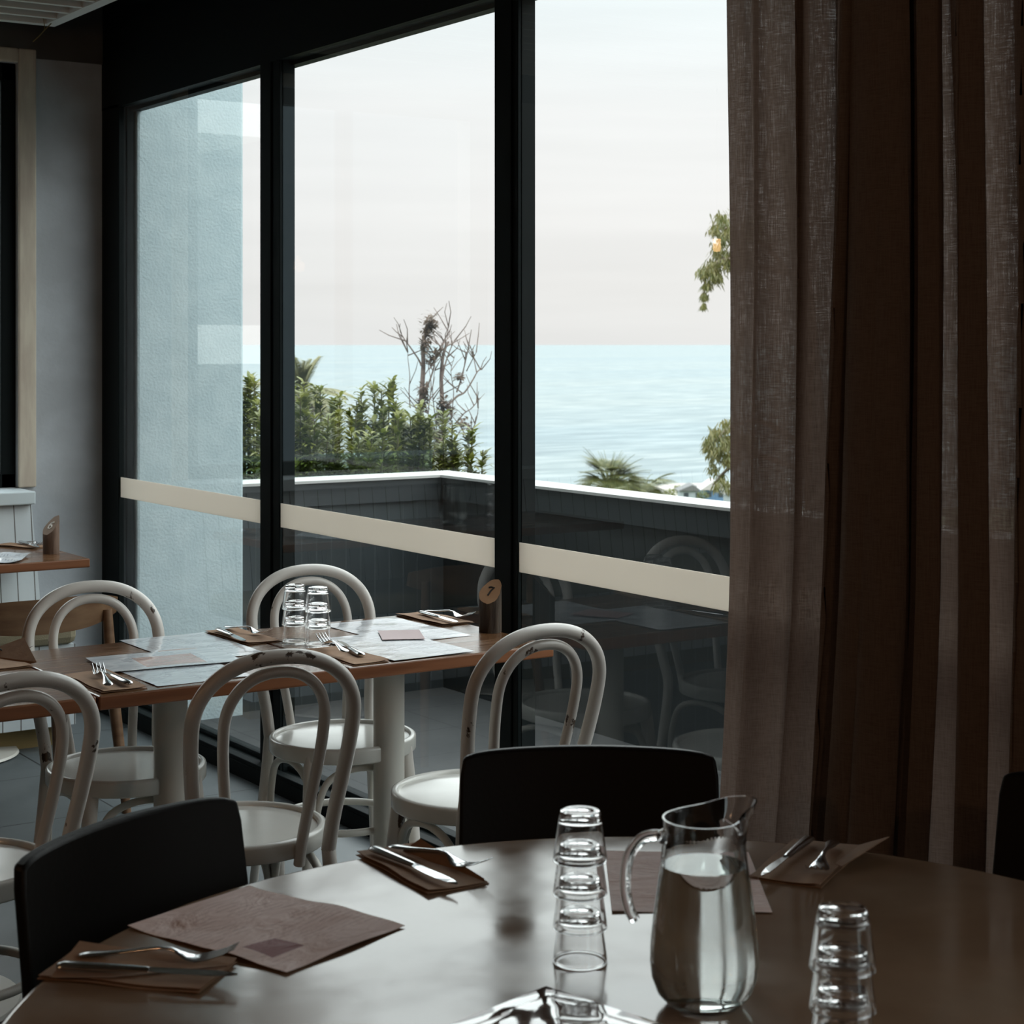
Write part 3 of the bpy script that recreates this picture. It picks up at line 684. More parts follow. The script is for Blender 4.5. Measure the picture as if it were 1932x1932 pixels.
# ------------------------------------------------------------------ paper things
def sheet(name, w_, h_, m_, loc, rz, label, cat, group=None, lift=.0, th=.0006, wav=.0015, seed=0):
    rnd = random.Random(seed); nx, ny = 14, 18; b = MB(); vs = []
    a1, a2, a3 = rnd.uniform(0, 6), rnd.uniform(0, 6), rnd.uniform(0, 6)
    for lay in (0, 1):
        for j in range(ny + 1):
            for i in range(nx + 1):
                x = -w_/2 + w_ * i / nx; y = -h_/2 + h_ * j / ny
                z = wav * (1 + sin(x * 31 + a1) * sin(y * 23 + a2)) * .5 + lift * max(0, (i / nx) * (j / ny) - .55)
                z += wav * .6 * (1 + sin(y * 60 + x * 20 + a3)) * .3
                vs.append((x, y, z + (th if lay else 0)))
    W = nx + 1; K = W * (ny + 1); fs = []
    for j in range(ny):
        for i in range(nx):
            a = j*W+i; fs.append((a, a+W, a+W+1, a+1)); fs.append((K+a, K+a+1, K+a+W+1, K+a+W))
    for i in range(nx): fs.append((i, i+1, K+i+1, K+i)); a = ny*W+i; fs.append((a, K+a, K+a+1, a+1))
    for j in range(ny): a = j*W; fs.append((a, K+a, K+a+W, a+W)); a = j*W+nx; fs.append((a, a+W, K+a+W, K+a))
    b.add(vs, fs); o = b.build(name, m_, smooth=True, loc=loc, rot=(0, 0, rz)); props(o, label, cat, group); return o
MEN = 'paper menus on the long table'
MW, MH = .245, .40
pw = (.66, .70, .74); ink = (.24, .25, .28); pk = (.58, .36, .31)
mA = menu_mat('printed_menu_a', pw, ink, pk, [(-.105, .0, -.10, -.02)], MW, MH, .22, .8)
mB = menu_mat('printed_menu_b', pw, ink, pk, [(-.07, .085, -.09, .05)], MW, MH, .22, .8)
mC = menu_mat('printed_menu_c', pw, ink, pk, [], MW, MH, .22, .8)
TZ = .7502
sheet('menu', MW, MH, mA, (1.935, 4.405, TZ), 0, 'pale printed menu at the far edge of the middle table, partly under another menu', 'menu', MEN, seed=1)
sheet('menu', MW, MH, mC, (1.765, 4.135, TZ), 0, 'pale printed menu at the near edge of the middle table', 'menu', MEN, seed=2)
sheet('menu', .34, .225, mB, (1.79, 4.248, TZ + .0042), D(-6), 'pale menu with a pink block lying across the two others on the middle table', 'menu', MEN, seed=3, wav=.001)
sheet('menu', MW, MH, mC, (2.52, 4.345, TZ), D(2), 'sunlit menu under the pink card on the table by the glass', 'menu', MEN, seed=4)
sheet('menu', MW, MH, mC, (2.385, 4.115, TZ + .0028), D(1), 'bright menu at the near edge of the table by the glass', 'menu', MEN, seed=5, wav=.001)
sheet('menu_card', .115, .155, mat('dusty_pink_card', (.40, .27, .27), .45), (2.475, 4.235, TZ + .0062), D(-25), 'small dusty pink card lying on the bright menus by the glass', 'card', seed=6, wav=.0008)
PINKM = mat('mauve_paper', (.26, .175, .155), .75, c2=(.22, .135, .125), scale=9, bump=.7, bscale=16)
def mauve(name, rects): 
    m, t, b, o = new(name)
    mm = menu_mat(name, (.78, .62, .585), (.62, .47, .44), (.33, .17, .18), rects, .3, .3, .75, crumple=1.0)
    return mm
o_ = sheet('menu', .232, .30, mauve('mauve_menu', [(-.09, -.03, -.10, -.045)]), (0, 0, 0), 0, 'crumpled mauve paper menu on the round table in front of the left black chair', 'menu', None, seed=8, wav=.005)
c_ = (P(235, 1748, .752) + P(757, 1748, .752) + P(460, 1672, .752) + P(567, 1836, .752)) / 4
e_ = P(757, 1748, .752) - P(460, 1672, .752); o_.location = (c_.x, c_.y, TZ); o_.rotation_euler = (0, 0, atan2(e_.y, e_.x) + pi / 2)
o_ = sheet('menu', .225, .30, mauve('mauve_menu_plain', []), (1.70, 2.075, TZ), D(-35), 'mauve paper menu on the round table behind the water jug', 'menu', None, seed=9, wav=.002)

def napkin(loc, rz, label, w_=.105, l_=.235, flap=.055, seed=0, group='brown paper napkins under cutlery'):
    rnd = random.Random(seed); t = thing('paper_napkin', loc, rz, label, 'napkin', group)
    b = MB(); nx, ny = 6, 16
    def layer(z0, sh, x0, x1, fl):
        vs = []; fs = []
        for lay in (0, 1):
            for j in range(ny + 1):
                for i in range(nx + 1):
                    x = x0 + (x1 - x0) * i / nx + sh * sin(j * .7) * .4; y = -l_/2 + l_ * j / ny
                    z = z0 + .001 * (1 + sin(y * 40 + x * 30 + seed)) + fl * max(0, (i / nx) - .6) ** 1.4
                    vs.append((x, y, z + .001 * lay))
        W = nx + 1; K = W * (ny + 1)
        for j in range(ny):
            for i in range(nx): a = j*W+i; fs.append((a, a+W, a+W+1, a+1)); fs.append((K+a, K+a+1, K+a+W+1, K+a+W))
        for i in range(nx): fs.append((i, i+1, K+i+1, K+i)); a = ny*W+i; fs.append((a, K+a, K+a+1, a+1))
        for j in range(ny): a = j*W; fs.append((a, K+a, K+a+W, a+W)); a = j*W+nx; fs.append((a, a+W, K+a+W, K+a))
        b.add(vs, fs)
    layer(0, .001, -w_/2, w_/2, 0); layer(.0032, .002, -w_/2 + .004, w_/2 - .002, .008)
    b.build('folded_sheet', PAPERB, t, smooth=False)
    if flap:
        f = MB(); f.hexa([(w_/2-.012, l_/2-.11, .005), (w_/2-.01, l_/2, .005), (w_/2+flap*.9, l_/2-.004, .005+flap*.45), (w_/2+.004, l_/2-.13, .008)],
                         [(w_/2-.012, l_/2-.11, .006), (w_/2-.01, l_/2, .006), (w_/2+flap*.9, l_/2-.004, .006+flap*.45), (w_/2+.004, l_/2-.13, .009)])
        f.build('raised_corner', PAPERB, t)
    return t
def loft(st, n=10):        # st: (y, halfwidth, z, halfthick)
    vs = []; fs = []
    for y, hw, z, ht in st:
        for k in range(n):
            a = 2*pi*k/n; vs.append((hw*cos(a), y, z + ht*sin(a)))
    for i in range(len(st)-1):
        for k in range(n): fs.append((i*n+k, i*n+(k+1)%n, (i+1)*n+(k+1)%n, (i+1)*n+k))
    fs += [tuple(range(n))[::-1], tuple(range((len(st)-1)*n, len(st)*n))]
    return vs, fs
def make_knife(label):
    t = thing('knife', (0, 0, 0), 0, label, 'knife', 'table knives')
    MB().add(*loft([(-.122, .003, .005, .0025), (-.120, .008, .005, .004), (-.112, .0105, .006, .005), (-.08, .0095, .006, .0048), (-.03, .0075, .006, .0042), (-.004, .0062, .006, .0036), (0, .0055, .006, .003)])).build('handle', STEEL, t, smooth=True)
    st = [(0, .0052), (.01, .0072), (.04, .0098), (.07, .0102), (.095, .0078), (.108, .0045), (.114, .0012)]
    vs = []; fs = []
    for y, hw in st:
        xl = .0052; vs += [(-xl if y < .09 else -xl + (y-.09)*.25, y, .0062), (hw, y, .0052), (hw, y, .0058), (-xl if y < .09 else -xl + (y-.09)*.25, y, .0078)]
    for i in range(len(st)-1):
        for k in range(4): fs.append((i*4+k, i*4+(k+1)%4, (i+1)*4+(k+1)%4, (i+1)*4+k))
    fs += [(3, 2, 1, 0), tuple(range((len(st)-1)*4, len(st)*4))]
    MB().add(vs, fs).build('blade', STEEL, t); return t
def make_fork(label):
    t = thing('fork', (0, 0, 0), 0, label, 'fork', 'table forks')
    MB().add(*loft([(-.10, .004, .0045, .0012), (-.097, .0095, .005, .0022), (-.085, .0115, .006, .0026), (-.06, .008, .008, .0024), (-.025, .0038, .0125, .0024), (.005, .0033, .0165, .0022), (.022, .004, .0155, .002),
                    (.032, .008, .011, .0016), (.042, .0135, .0065, .0014), (.052, .0152, .005, .0013), (.058, .0152, .005, .0011)], 12)).build('handle', STEEL, t, smooth=True)
    for k in range(4):
        x = -.0126 + k * .0084; b = MB().add(*loft([(0, .0026, .005, .0012), (.015, .0024, .0075, .0012), (.036, .0021, .0145, .0011), (.052, .0010, .0225, .0008)], 6))
        b.build('tine', STEEL, t, smooth=True, loc=(x, .054, 0))
    return t
K0 = make_knife('steel knife'); F0 = make_fork('steel fork'); used = []
def put(proto, loc, rz, label):
    if proto in used: o = dup(proto, loc, rz, label)
    else: o = proto; o.location = loc; o.rotation_euler = (0, 0, rz); o['label'] = label; used.append(proto)
    return o
def lay(proto, a, b, z, label, tip_b=True):   # handle end at a, tip at b
    a, b = Vector(a[:2]), Vector(b[:2]); d = b - a; c = (a + b) / 2
    put(proto, (c.x, c.y, z), atan2(d.y, d.x) - pi/2, label)
def q(x, y, z=.756): p = P(x, y, z); return (p.x, p.y)
NZ = TZ + .0075
# far side of the middle table
napkin((2.115, 4.475, TZ), pi + D(2), 'brown napkin left of the glass stacks at the far edge of the middle table', .105, .25, -0, seed=1)
lay(K0, q(404, 1188), q(474, 1219), NZ, 'steel knife on the far napkin left of the glass stacks')
lay(F0, (2.125, 4.60), (2.155, 4.41), NZ, 'steel fork on the far napkin left of the glass stacks')
# near side middle table
napkin((1.56, 4.06, TZ), D(0), 'brown napkin at the near left of the middle table', .11, .26, 0, seed=2)
lay(K0, q(249, 1297), q(176, 1263), NZ, 'steel knife pointing away on the near left napkin of the middle table')
lay(F0, q(205, 1299), (1.575, 4.14), NZ + .002, 'steel fork pointing away, tines up, on the near left napkin')
napkin((2.715, 4.455, TZ), D(182), 'brown napkin beside the numbered log by the glass', .11, .25, -0, seed=3)
lay(K0, q(788, 1157), q(873, 1181), NZ, 'steel knife on the napkin beside the log')
lay(F0, (2.74, 4.545), (2.775, 4.35), NZ, 'steel fork on the napkin beside the log')
napkin((2.205, 4.05, TZ), D(0), 'brown napkin behind the top of the middle bentwood chair', .105, .26, 0, seed=4)
lay(K0, q(691, 1245), q(628, 1209), NZ, 'steel knife with pale handle just right of the middle chair back')
lay(F0, (2.172, 3.99), (2.205, 4.19), NZ + .012, 'steel fork tines showing above the middle chair back in front of the glasses')
napkin((1.435, 4.475, TZ), pi, 'brown napkin with raised corner at the left edge of the photo on the long table', .105, .25, -0, seed=5)
fl = MB().hexa([(1.42, 4.58, TZ+.004), (1.49, 4.38, TZ+.004), (1.50, 4.36, TZ+.009), (1.515, 4.50, TZ+.05)], [(1.42, 4.58, TZ+.005), (1.49, 4.38, TZ+.005), (1.50, 4.36, TZ+.010), (1.515, 4.50, TZ+.051)])
props(fl.build('paper_napkin', PAPERB), 'orange-brown folded napkin flap standing up at the left picture edge', 'napkin')
lay(F0, (1.372, 4.60), q(50, 1238), NZ, 'steel fork on the leftmost napkin of the long table')
lay(K0, (1.40, 4.66), q(9, 1262), NZ, 'steel knife tip at the left picture edge on the long table')

# round-table settings
napkin((1.405, 2.345, TZ), pi + D(-3), 'brown napkin at the far left edge of the round table', .105, .235, 0, seed=7)
fl = MB().hexa([P(760, 1606, .755), P(915, 1664, .754), P(913, 1658, .757), P(793, 1583, .775)], [P(760, 1605, .756), P(915, 1663, .755), P(913, 1657, .758), P(793, 1582, .776)])
nn = fl.build('paper_napkin', PAPERB); props(nn, 'raised reddish-brown flap of the napkin behind the fork on the round table', 'napkin')
lay(K0, q(704, 1609), q(868, 1679), NZ, 'polished steel knife on the far left napkin of the round table')
lay(F0, q(757, 1608), q(893, 1645), NZ, 'polished steel fork with raised tines on the far left napkin of the round table')
cB = (P(84, 1850, .752) + P(445, 1812, .752) + P(150, 1780, .752) + P(370, 1878, .752)) / 4; eB = P(370, 1878, .752) - P(84, 1850, .752)
napkin((cB.x, cB.y, TZ), atan2(eB.y, eB.x) + pi/2, 'dark brown napkin at the near left of the round table', .12, .22, 0, seed=8)
fl = MB().hexa([P(95, 1845, .756), P(330, 1870, .756) * .3 + P(160, 1835, .757) * .7, P(440, 1820, .756), P(150, 1776, .775)], [P(95, 1844, .757), P(330, 1870, .757) * .3 + P(160, 1834, .758) * .7, P(440, 1819, .757), P(150, 1775, .776)])
props(fl.build('paper_napkin', PAPERB), 'dark turned-up napkin flap behind the cutlery at the near left of the round table', 'napkin')
lay(K0, q(118, 1832, .76), q(449, 1850, .76), NZ + .004, 'dark steel knife on the near left napkin of the round table')
lay(F0, q(162, 1814, .76), q(425, 1822, .76), NZ + .006, 'dark steel fork with tines turned up on the near left napkin')
cC = (P(1422, 1660, .752) + P(1508, 1588, .752) + P(1600, 1597, .752) + P(1548, 1673, .752)) / 4; eC = P(1508, 1588, .752) - P(1422, 1660, .752)
napkin((cC.x, cC.y, TZ), atan2(eC.y, eC.x) - pi/2, 'brown napkin on the right half of the round table beside the curtain', .115, .225, .05, seed=9)
lay(K0, q(1528, 1590, .757), q(1436, 1667, .757), NZ + .002, 'shadowed steel knife on the right napkin by the curtain')
lay(F0, q(1572, 1598, .757), q(1538, 1662, .757), NZ + .002, 'shadowed steel fork on the right napkin by the curtain')

# ------------------------------------------------------------------ tumblers
def tumbler(label):
    # stands upside down: rim on the table, thick base on top
    h, rr, rb = .066, .0352, .0268
    pr = [(rr + .0001, .0010), (rr - .0003, .0003), (rr - .0008, 0), (rr - .0013, .0003), (rr - .0016, .0012), (rr - .0019, .006), (rb + .0014, h - .019), (rb + .0008, h - .0155), (rb - .0035, h - .0105), (0, h - .009), (0, h - .0015), (rb - .010, h - .0015), (rb - .005, h), (rb - .0015, h - .001), (rb, h - .005), (rb + .0018, h - .016), (rb + .0026, h - .0205), (rr - .0003, .006)]
    m_ = MB().lathe(pr, 48, closed=True)
    o = m_.build('tumbler', GLASS, smooth=True); props(o, label, 'glass'); return o
T0 = None
def stack(x, y, n, where, group, rz=0):
    global T0
    names = {0: 'bottom', 1: 'second', 2: 'third', 3: 'fourth'}
    for k in range(n):
        pos = 'topmost' if k == n - 1 else ('bottom' if k == 0 else 'second lowest' if k == 1 else 'second highest')
        lab = 'clear tumbler, %s in the stack %s' % (pos, where)
        if T0 is None: T0 = tumbler(lab); o = T0
        else: o = T0.copy(); C.objects.link(o)
        o['label'] = lab; o['group'] = group; o.location = (x, y, TZ + .0435 * k + .0002)
stack(1.367, 1.880, 4, 'left of the water jug', 'tumblers stacked beside the jug')
stack(P(1590, 2058, .75).x, P(1590, 2058, .75).y, 4, 'at the near right of the picture', 'tumblers stacked at the front right')
stack(2.203, 4.335, 3, 'left of two on the long table', 'tumblers in the left stack on the long table')
stack(2.232, 4.258, 3, 'right of two on the long table', 'tumblers in the right stack on the long table')

# ------------------------------------------------------------------ water jug
def jug(loc, rz, label):
    t = thing('water_jug', loc, rz, label, 'jug')
    prof = [(0, .0), (.036, .0), (.046, .004), (.057, .016), (.064, .035), (.0658, .053), (.065, .075), (.0615, .108), (.0565, .145), (.0525, .175), (.0505, .193), (.050, .207), (.0508, .226)]
    n = 64; th = .0026; vs = []; fs = []; idx = []
    def spout(r_, z, a):      # spout opposite the handle, turned a little
        a = (a - .42 + pi) % (2 * pi) - pi
        k = max(0, (z - .190) / .036); g = math.exp(-(a / .5) ** 2); g2 = math.exp(-(a / .95) ** 2)
        return r_ + k ** 1.3 * .026 * g - k * .004 * (math.exp(-((abs(a) - .85) / .35) ** 2)), z + k ** 1.6 * .015 * g2
    out_ = prof; inn = [(max(r_ - th, 0), z + (th if z > .01 else .006)) for r_, z in prof[::-1]]
    inn[0] = (prof[-1][0] - th, prof[-1][1])
    for r_, z in out_ + inn:
        if r_ < 1e-5: idx.append((len(vs), 1)); vs.append((0, 0, z)); continue
        idx.append((len(vs), n))
        for j in range(n):
            a = 2*pi*j/n; aa = a if a <= pi else a - 2*pi; R_, Z_ = spout(r_, z, aa); vs.append((R_*cos(a), R_*sin(a), Z_))
    for (a, na), (b, nb) in zip(idx[:-1], idx[1:]):
        for j in range(n):
            k = (j+1) % n
            if na == 1: fs.append((a, b+k, b+j))
            elif nb == 1: fs.append((a+j, a+k, b))
            else: fs.append((a+j, a+k, b+k, b+j))
    MB().add(vs, fs).build('body', GLASS, t, smooth=True)
    wp = [(0, .0075), (.034, .0075)] + [(r_ - th + .0006, z + .001) for r_, z in prof[2:9]] + [(.0525 - th + .0006, .170), (0, .170)]
    MB().lathe(wp, 48).build('water', WATER, t, smooth=True)
    hp = catmull([(-.0485, 0, .205), (-.062, 0, .2075), (-.078, 0, .203), (-.091, 0, .187), (-.0965, 0, .165), (-.0965, 0, .140), (-.092, 0, .119), (-.086, 0, .107)], 5)
    MB().tube(hp, [.0125 if i < 3 else .0092 for i in range(len(hp))], 14, flat=.72).build('handle', GLASS, t, smooth=True)
    # ice guard bridge near the spout
    MB().tube(catmull([(.034, -.034, .214), (.040, -.015, .211), (.042, 0, .210), (.040, .015, .211), (.034, .034, .214)], 4), .0022, 8).build('ice_guard', GLASS, t, smooth=True)
    return t
CR = -atan2(.557, .8306)      # camera-right direction as a rotation
jug((1.403, 1.674, TZ), CR + D(8), 'large clear glass jug of water with open handle on the round table')
jug((1.40, 6.79, TZ), D(60), 'glass water jug on the bench table, seen only mirrored in the middle pane')
stack(1.30, 6.62, 4, 'on the bench table, mirrored beside the jug', 'tumblers stacked on the bench table')

# ------------------------------------------------------------------ plastic sleeve at the bottom edge
def sleeve():
    t = thing('menu_sleeve', (0, 0, 0), 0, 'glossy clear plastic sleeve at the bottom edge of the round table', 'plastic sleeve')
    A = P(1030, 1853, .757); B_ = P(830, 1932, .757); D_ = P(1240, 1912, .757)
    e1 = (B_ - A); e1.z = 0; e1.normalize(); e2 = Vector((e1.y, -e1.x, 0)); 
    if e2.dot(D_ - A) < 0: e2 = -e2
    t.location = (A.x, A.y, TZ)
    m_, tt, b, o = new('glossy_plastic_film')
    b.inputs['Base Color'].default_value = (.19, .135, .11, 1); b.inputs['Roughness'].default_value = .06; b.inputs['Coat Weight'].default_value = 1; b.inputs['Coat Roughness'].default_value = .03; b.inputs['IOR'].default_value = 1.55
    tc = N(tt, 'ShaderNodeTexCoord'); n = N(tt, 'ShaderNodeTexNoise', Scale=9.0, Detail=1.0, Distortion=.5); tt.links.new(tc.outputs['Object'], n.inputs['Vector'])
    bp = N(tt, 'ShaderNodeBump', Strength=.14, Distance=.012); tt.links.new(n.outputs[0], bp.inputs['Height']); tt.links.new(bp.outputs[0], b.inputs['Normal']); tt.links.new(bp.outputs[0], b.inputs['Coat Normal'])
    W_, L_ = .30, .225
    def pt(a, c, z): p = e1 * a + e2 * c; return (p.x, p.y, z)
    def slab(i0, z0, z1):
        nx = 16; vs = []; fs = []
        for lay in (0, 1):
            for j in range(nx+1):
                for i in range(nx+1):
                    a = i0 + (W_ - 2*i0) * i/nx; c = i0 + (L_ - 2*i0) * j/nx
                    ed = min(i, nx-i, j, nx-j); z = z0 if lay == 0 else z1 + .002 * sin(a*55) * sin(c*48) * (1 if ed > 0 else 0) + (.002 if ed > 0 else 0)
                    vs.append(pt(a, c, z))
        W = nx+1; K = W*W
        for j in range(nx):
            for i in range(nx): a = j*W+i; fs.append((a, a+W, a+W+1, a+1)); fs.append((K+a, K+a+1, K+a+W+1, K+a+W))
        for i in range(nx): fs.append((i, i+1, K+i+1, K+i)); a = nx*W+i; fs.append((a, K+a, K+a+1, a+1))
        for j in range(nx): a = j*W; fs.append((a, K+a, K+a+W, a+W)); a = j*W+nx; fs.append((a, a+W, K+a+W, K+a))
        return MB().add(vs, fs)
    slab(0, .0005, .002).build('border', m_, t, smooth=True); slab(.028, .0045, .0055).build('raised_pocket', m_, t, smooth=True)
sleeve()

# ------------------------------------------------------------------ numbered logs
def log(loc, label, r_, zl, zh, az, strokes, ink_m, facecol, bark):
    t = thing('log_table_number', loc, 0, label, 'table number')
    n = 28; vs = []; rnd = random.Random(int(r_ * 1e5)); wob = [1 + .05 * sin(3 * 2*pi*j/n + 1) + .03 * rnd.uniform(-1, 1) for j in range(n)]
    def zc(x, y): return (zl + zh) / 2 + (x * cos(az) + y * sin(az)) / r_ * (zh - zl) / 2
    for lv in range(5):
        for j in range(n):
            a = 2*pi*j/n; x = r_*wob[j]*cos(a); y = r_*wob[j]*sin(a); vs.append((x, y, zc(x, y) * lv / 4))
    b = MB(); b.add(vs, [(l*n+j, l*n+(j+1)%n, (l+1)*n+(j+1)%n, (l+1)*n+j) for l in range(4) for j in range(n)] + [tuple(range(n))[::-1]])
    b.build('bark', bark, t, smooth=True)
    cp = [v for v in vs[-n:]]; f = MB(); f.add(cp + [(0, 0, zc(0, 0))], [(n, j, (j+1) % n) for j in range(n)])
    f.build('cut_face', facecol, t)
    e1 = Vector((cos(az), sin(az), (zh - zl) / 2 / r_)).normalized(); e2 = Vector((sin(az), -cos(az), 0)); nn = e2.cross(e1)
    if nn.z < 0: nn = -nn
    k = MB(); c = Vector((0, 0, zc(0, 0))) + nn * .0004
    for s_ in strokes: k.tube([c + e1 * y * r_ + e2 * x * r_ for x, y in s_], .0028, 6)
    k.build('number', ink_m, t)
    return t
azc = atan2(VF.y, VF.x) - D(25)
log((2.728, 4.175, TZ), 'dark log section with the number 7 burnt on its slanted face, by the glass', .031, .082, .142, azc, [[(-.32, .42), (-.1, .5), (.22, .44), (.0, .05), (-.10, -.45)]], INK, LOGC, LOGB)
log((2.355, 6.68, TZ), 'brown log section with a white-edged number 6 on the far bench table', .031, .072, .142, atan2(VR.y, VR.x) + D(52),
    [[(.2, .5), (-.15, .3), (-.3, -.1), (-.2, -.45), (.15, -.5), (.3, -.2), (.1, .05), (-.25, -.1)]], CHALK, mat('weathered_cut_face', (.22, .14, .09), .7), mat('brown_bark', (.09, .05, .03), .85, c2=(.16, .10, .07), scale=12, stretch=(4, 4, .7), bump=.6))

# ------------------------------------------------------------------ bench tables, bench and timber chair at the back left
square_table((1.575 + 2.42) / 2, 6.77, .845, .66, 'wooden table in front of the wall bench, carrying the log number 6', 'wooden tables at the wall bench')
square_table((.70 + 1.57) / 2, 6.77, .86, .66, 'wooden bench table holding the reflected jug', 'wooden tables at the wall bench')
sheet('menu', .26, .36, mC, (2.05, 6.64, TZ), D(60), 'white crumpled menu on the far bench table at the left picture edge', 'menu', None, seed=12, wav=.012)
napkin((2.335, 6.97, TZ), D(205), 'small napkin behind the log number 6 on the far bench table', .10, .22, 0, seed=13)
lay(K0, q(34, 1024), q(80, 1037), NZ, 'steel knife left of the log number 6 on the far bench table')
lay(F0, (2.37, 7.03), (2.375, 6.83), NZ, 'steel fork beside the log number 6 on the far bench table')
bn = thing('bench_seat', (1.2, 7.0, 0), 0, 'white boarded wall bench with olive cushion under the far window', 'bench')
X0, X1 = -2.6, 1.245
MB().hexa([(X0, -.02, .10), (X1 - .02, -.02, .10), (X1 - .02, .32, .10), (X0, .32, .10)], [(X0, -.10, .40), (X1 - .02, -.10, .40), (X1 - .02, .32, .40), (X0, .32, .40)])
fr = MB(); fr.box(X0, X1, -.34, .32, .09, .40); fr.build('bench_box', BENCHW, bn)
MB().box(X0, X1 - .03, -.25, .30, 0, .09).build('plinth', YEL, bn)
MB().box(X0, X1 + .0, -.37, .10, .401, .485).build('cushion', CUSH, bn, bevel=.03)
bk = MB().hexa([(X0, .09, .40), (X1 + .02, .09, .40), (X1 + .02, .32, .40), (X0, .32, .40)], [(X0, .17, .90), (X1 + .0, .17, .90), (X1 + .0, .32, .90), (X0, .32, .90)])
bk.build('backrest', BENCHW, bn)
MB().box(X0, X1 + .005, .13, .325, .90, .953).build('top_rail', mat('painted_rail', (.55, .62, .64), .5), bn, bevel=.005)

def oak_chair(loc, rz, label, wood, group=None):
    t = thing('timber_chair', loc, rz, label, 'chair', group)
    # curved backrest plank with rounded ends
    n = 24; vs = []; fs = []
    for i in range(n + 1):
        s = -1 + 2 * i / n; x = s * .275; y = -.235 + .085 * s * s; hh = .058 * (1 - abs(s) ** 3.2 * .55); zc = .672 + .006 * s * s
        for (dy, dz) in ((-.011, -hh), (.011, -hh), (.016, hh * .9), (-.004, hh)): vs.append((x, y + dy - .02 * (dz > 0), zc + dz))
    for i in range(n):
        for k in range(4): fs.append((i*4+k, i*4+(k+1)%4, (i+1)*4+(k+1)%4, (i+1)*4+k))
    fs += [(3, 2, 1, 0), tuple(range(n*4, n*4+4))]
    MB().add(vs, fs).build('backrest', wood, t, smooth=True)
    MB().box(-.225, .225, -.21, .22, .425, .455).build('seat', wood, t, bevel=.012)
    for s in (-1, 1):
        MB().tube([(s*.265, -.265, 0), (s*.235, -.215, .42), (s*.225, -.20, .67)], [.015, .021, .016], 12).build('leg', wood, t, smooth=True)
        MB().tube([(s*.235, .235, 0), (s*.20, .185, .43)], [.014, .02], 12).build('leg', wood, t, smooth=True)
    MB().box(-.21, .21, -.205, -.185, .36, .42).build('rail', wood, t); MB().box(-.19, .19, .175, .195, .36, .42).build('rail', wood, t)
    return t
oak_chair((1.965, 5.885, 0), D(3), 'brown timber chair with a low curved backrest behind the long table at the left', OAK)

# ------------------------------------------------------------------ round table and black chairs
RX, RY, RR = 1.3416, 1.652, .80
rt = thing('round_table', (RX, RY, 0), 0, 'large round brown laminate table in the foreground', 'table')
MB().lathe([(0, .722), (RR - .008, .722), (RR - .001, .728), (RR, .742), (RR - .003, .7485), (RR - .006, .75), (RR - .009, .75), (RR - .03, .75), (0, .75)], 160).build('tabletop', ROUND, rt, smooth=True)
MB().lathe([(0, .0), (.30, 0), (.31, .012), (.07, .04), (.05, .08), (.05, .70), (.22, .708), (.22, .721), (0, .721)], 48).build('pedestal', mat('dark_steel', (.02, .02, .02), .5, metal=.5), rt, smooth=True)

def black_chair(loc, rz, label):
    t = thing('black_dining_chair', loc, rz, label, 'chair', 'black leather dining chairs at the round table')
    # back panel: inner side faces +Y local, gently concave, top rounded corners
    n = 20; m_ = 10; W_ = .229; vs = []; fs = []
    for lay in (0, 1):
        for j in range(m_ + 1):
            v = j / m_; z = .44 + .40 * v
            for i in range(n + 1):
                s = -1 + 2 * i / n; wj = W_ * (.975 + .025 * (1 - v)); zz = z
                if v > .9: wj *= 1 - .02 * ((v - .9) / .1) ** 2
                if j == m_: zz = z - .008 * abs(s) ** 12 + .003 * (1 - s * s)
                y = -.02 + .042 * s * s - .055 * (z - .44) / .40 + (0 if lay else -.024)
                vs.append((s * wj, y, zz))
    W = n + 1; K = W * (m_ + 1)
    for j in range(m_):
        for i in range(n): a = j*W+i; fs.append((a, a+W, a+W+1, a+1)); fs.append((K+a, K+a+1, K+a+W+1, K+a+W))
    for i in range(n): fs.append((i, i+1, K+i+1, K+i)); a = m_*W+i; fs.append((a, K+a, K+a+1, a+1))
    for j in range(m_): a = j*W; fs.append((a, K+a, K+a+W, a+W)); a = j*W+n; fs.append((a, a+W, K+a+W, K+a))
    MB().add(vs, fs).build('backrest', LEATH, t, smooth=True, bevel=.006)
    MB().box(-.22, .22, .02, .45, .425, .475).build('seat', LEATH, t, bevel=.02)
    for s in (-1, 1):
        MB().tube([(s*.20, -.03, 0), (s*.19, .0, .44)], [.014, .018], 10).build('leg', DKWOOD, t, smooth=True)
        MB().tube([(s*.20, .43, 0), (s*.185, .40, .43)], [.014, .018], 10).build('leg', DKWOOD, t, smooth=True)
    return t
bc = black_chair((0, 0, 0), 0, 'black leather dining chair at the centre, its back between the white chair and the curtain')
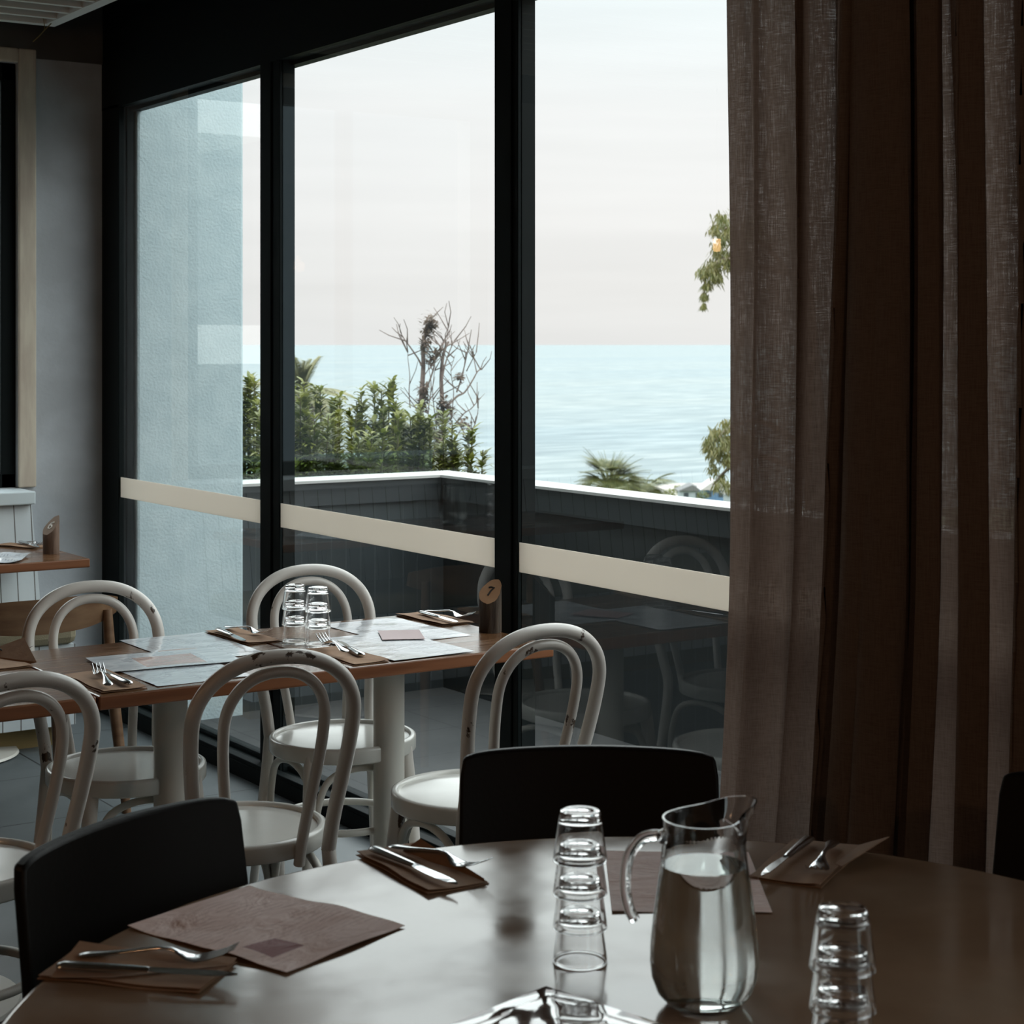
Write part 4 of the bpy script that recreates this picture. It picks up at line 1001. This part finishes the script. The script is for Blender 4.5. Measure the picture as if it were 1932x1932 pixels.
def seat_at(a, b, z, first, label):
    A = Vector(a); B_ = Vector(b); c = (A + B_) / 2; d = B_ - A; n_ = Vector((-d.y, d.x))
    if n_.dot(Vector((RX, RY)) - c) < 0: n_ = -n_
    n_.normalize(); rz = atan2(n_.y, n_.x) - pi/2; c = c + n_ * .055
    if first: bc.location = (c.x, c.y, 0); bc.rotation_euler = (0, 0, rz)
    else: dup(bc, (c.x, c.y, 0), rz, label)
seat_at((1.676, 2.642), (2.031, 2.404), 0, True, '')
seat_at((.793, 2.428), (1.217, 2.611), 0, False, 'black leather dining chair at the left of the round table, tilted in view')
seat_at((2.365, 2.03), (2.44, 1.60), 0, False, 'black leather dining chair at the right picture edge in front of the curtain')

# ------------------------------------------------------------------ pendant lamps of the room (seen as reflections)
BULB, t_, b_, o_ = new('warm_bulb'); b_.inputs['Emission Color'].default_value = (1, .55, .22, 1); b_.inputs['Emission Strength'].default_value = 9
def lamp(x, y, z, label):
    t = thing('pendant_lamp', (x, y, z), 0, label, 'lamp')
    MB().lathe([(0, -.035), (.016, -.033), (.02, -.02), (.02, .03), (0, .032)], 16).build('bulb', BULB, t, smooth=True)
    MB().lathe([(0, .032), (.016, .032), (.016, .07), (0, .07)], 12).build('socket', BLACK, t)
    MB().tube([(0, 0, .07), (0, 0, 2.998 - z)], .003, 6).build('cord', BLACK, t)
def lit(x, y, z, label, W_):
    lamp(x, y, z, label); l = bpy.data.lights.new('pendant_light', 'POINT'); l.energy = W_; l.color = (1, .56, .30); l.shadow_soft_size = .05
    o = bpy.data.objects.new('pendant_light', l); C.objects.link(o); o.location = (x, y, z - .06)
lit(-1.6, .6, 2.3, 'warm pendant bulb behind the left of the camera', 16)
lit(.6, -1.2, 2.3, 'warm pendant bulb behind the camera over the rear aisle', 16)
lit(-1.9, 3.6, 2.3, 'warm pendant bulb over the left aisle of the dining room', 16)
lamp(-.23, 6.9, 2.05, 'bare warm pendant bulb, seen glowing as a reflection beside the curtain')

tw = thing('dry_twig', (0, 0, 0), 0, 'thin dry twig hanging from the corner of the ceiling slats', 'twig')
MB().tube([PD(97, 44, 7.1), PD(84, 57, 7.1), PD(74, 68, 7.08), PD(62, 79, 7.08)], .0022, 5).build('stalk', YEL, tw)
MB().tube([PD(84, 57, 7.1), PD(84, 48, 7.1), PD(80, 27, 7.05)], .0018, 5).build('stalk', YEL, tw)
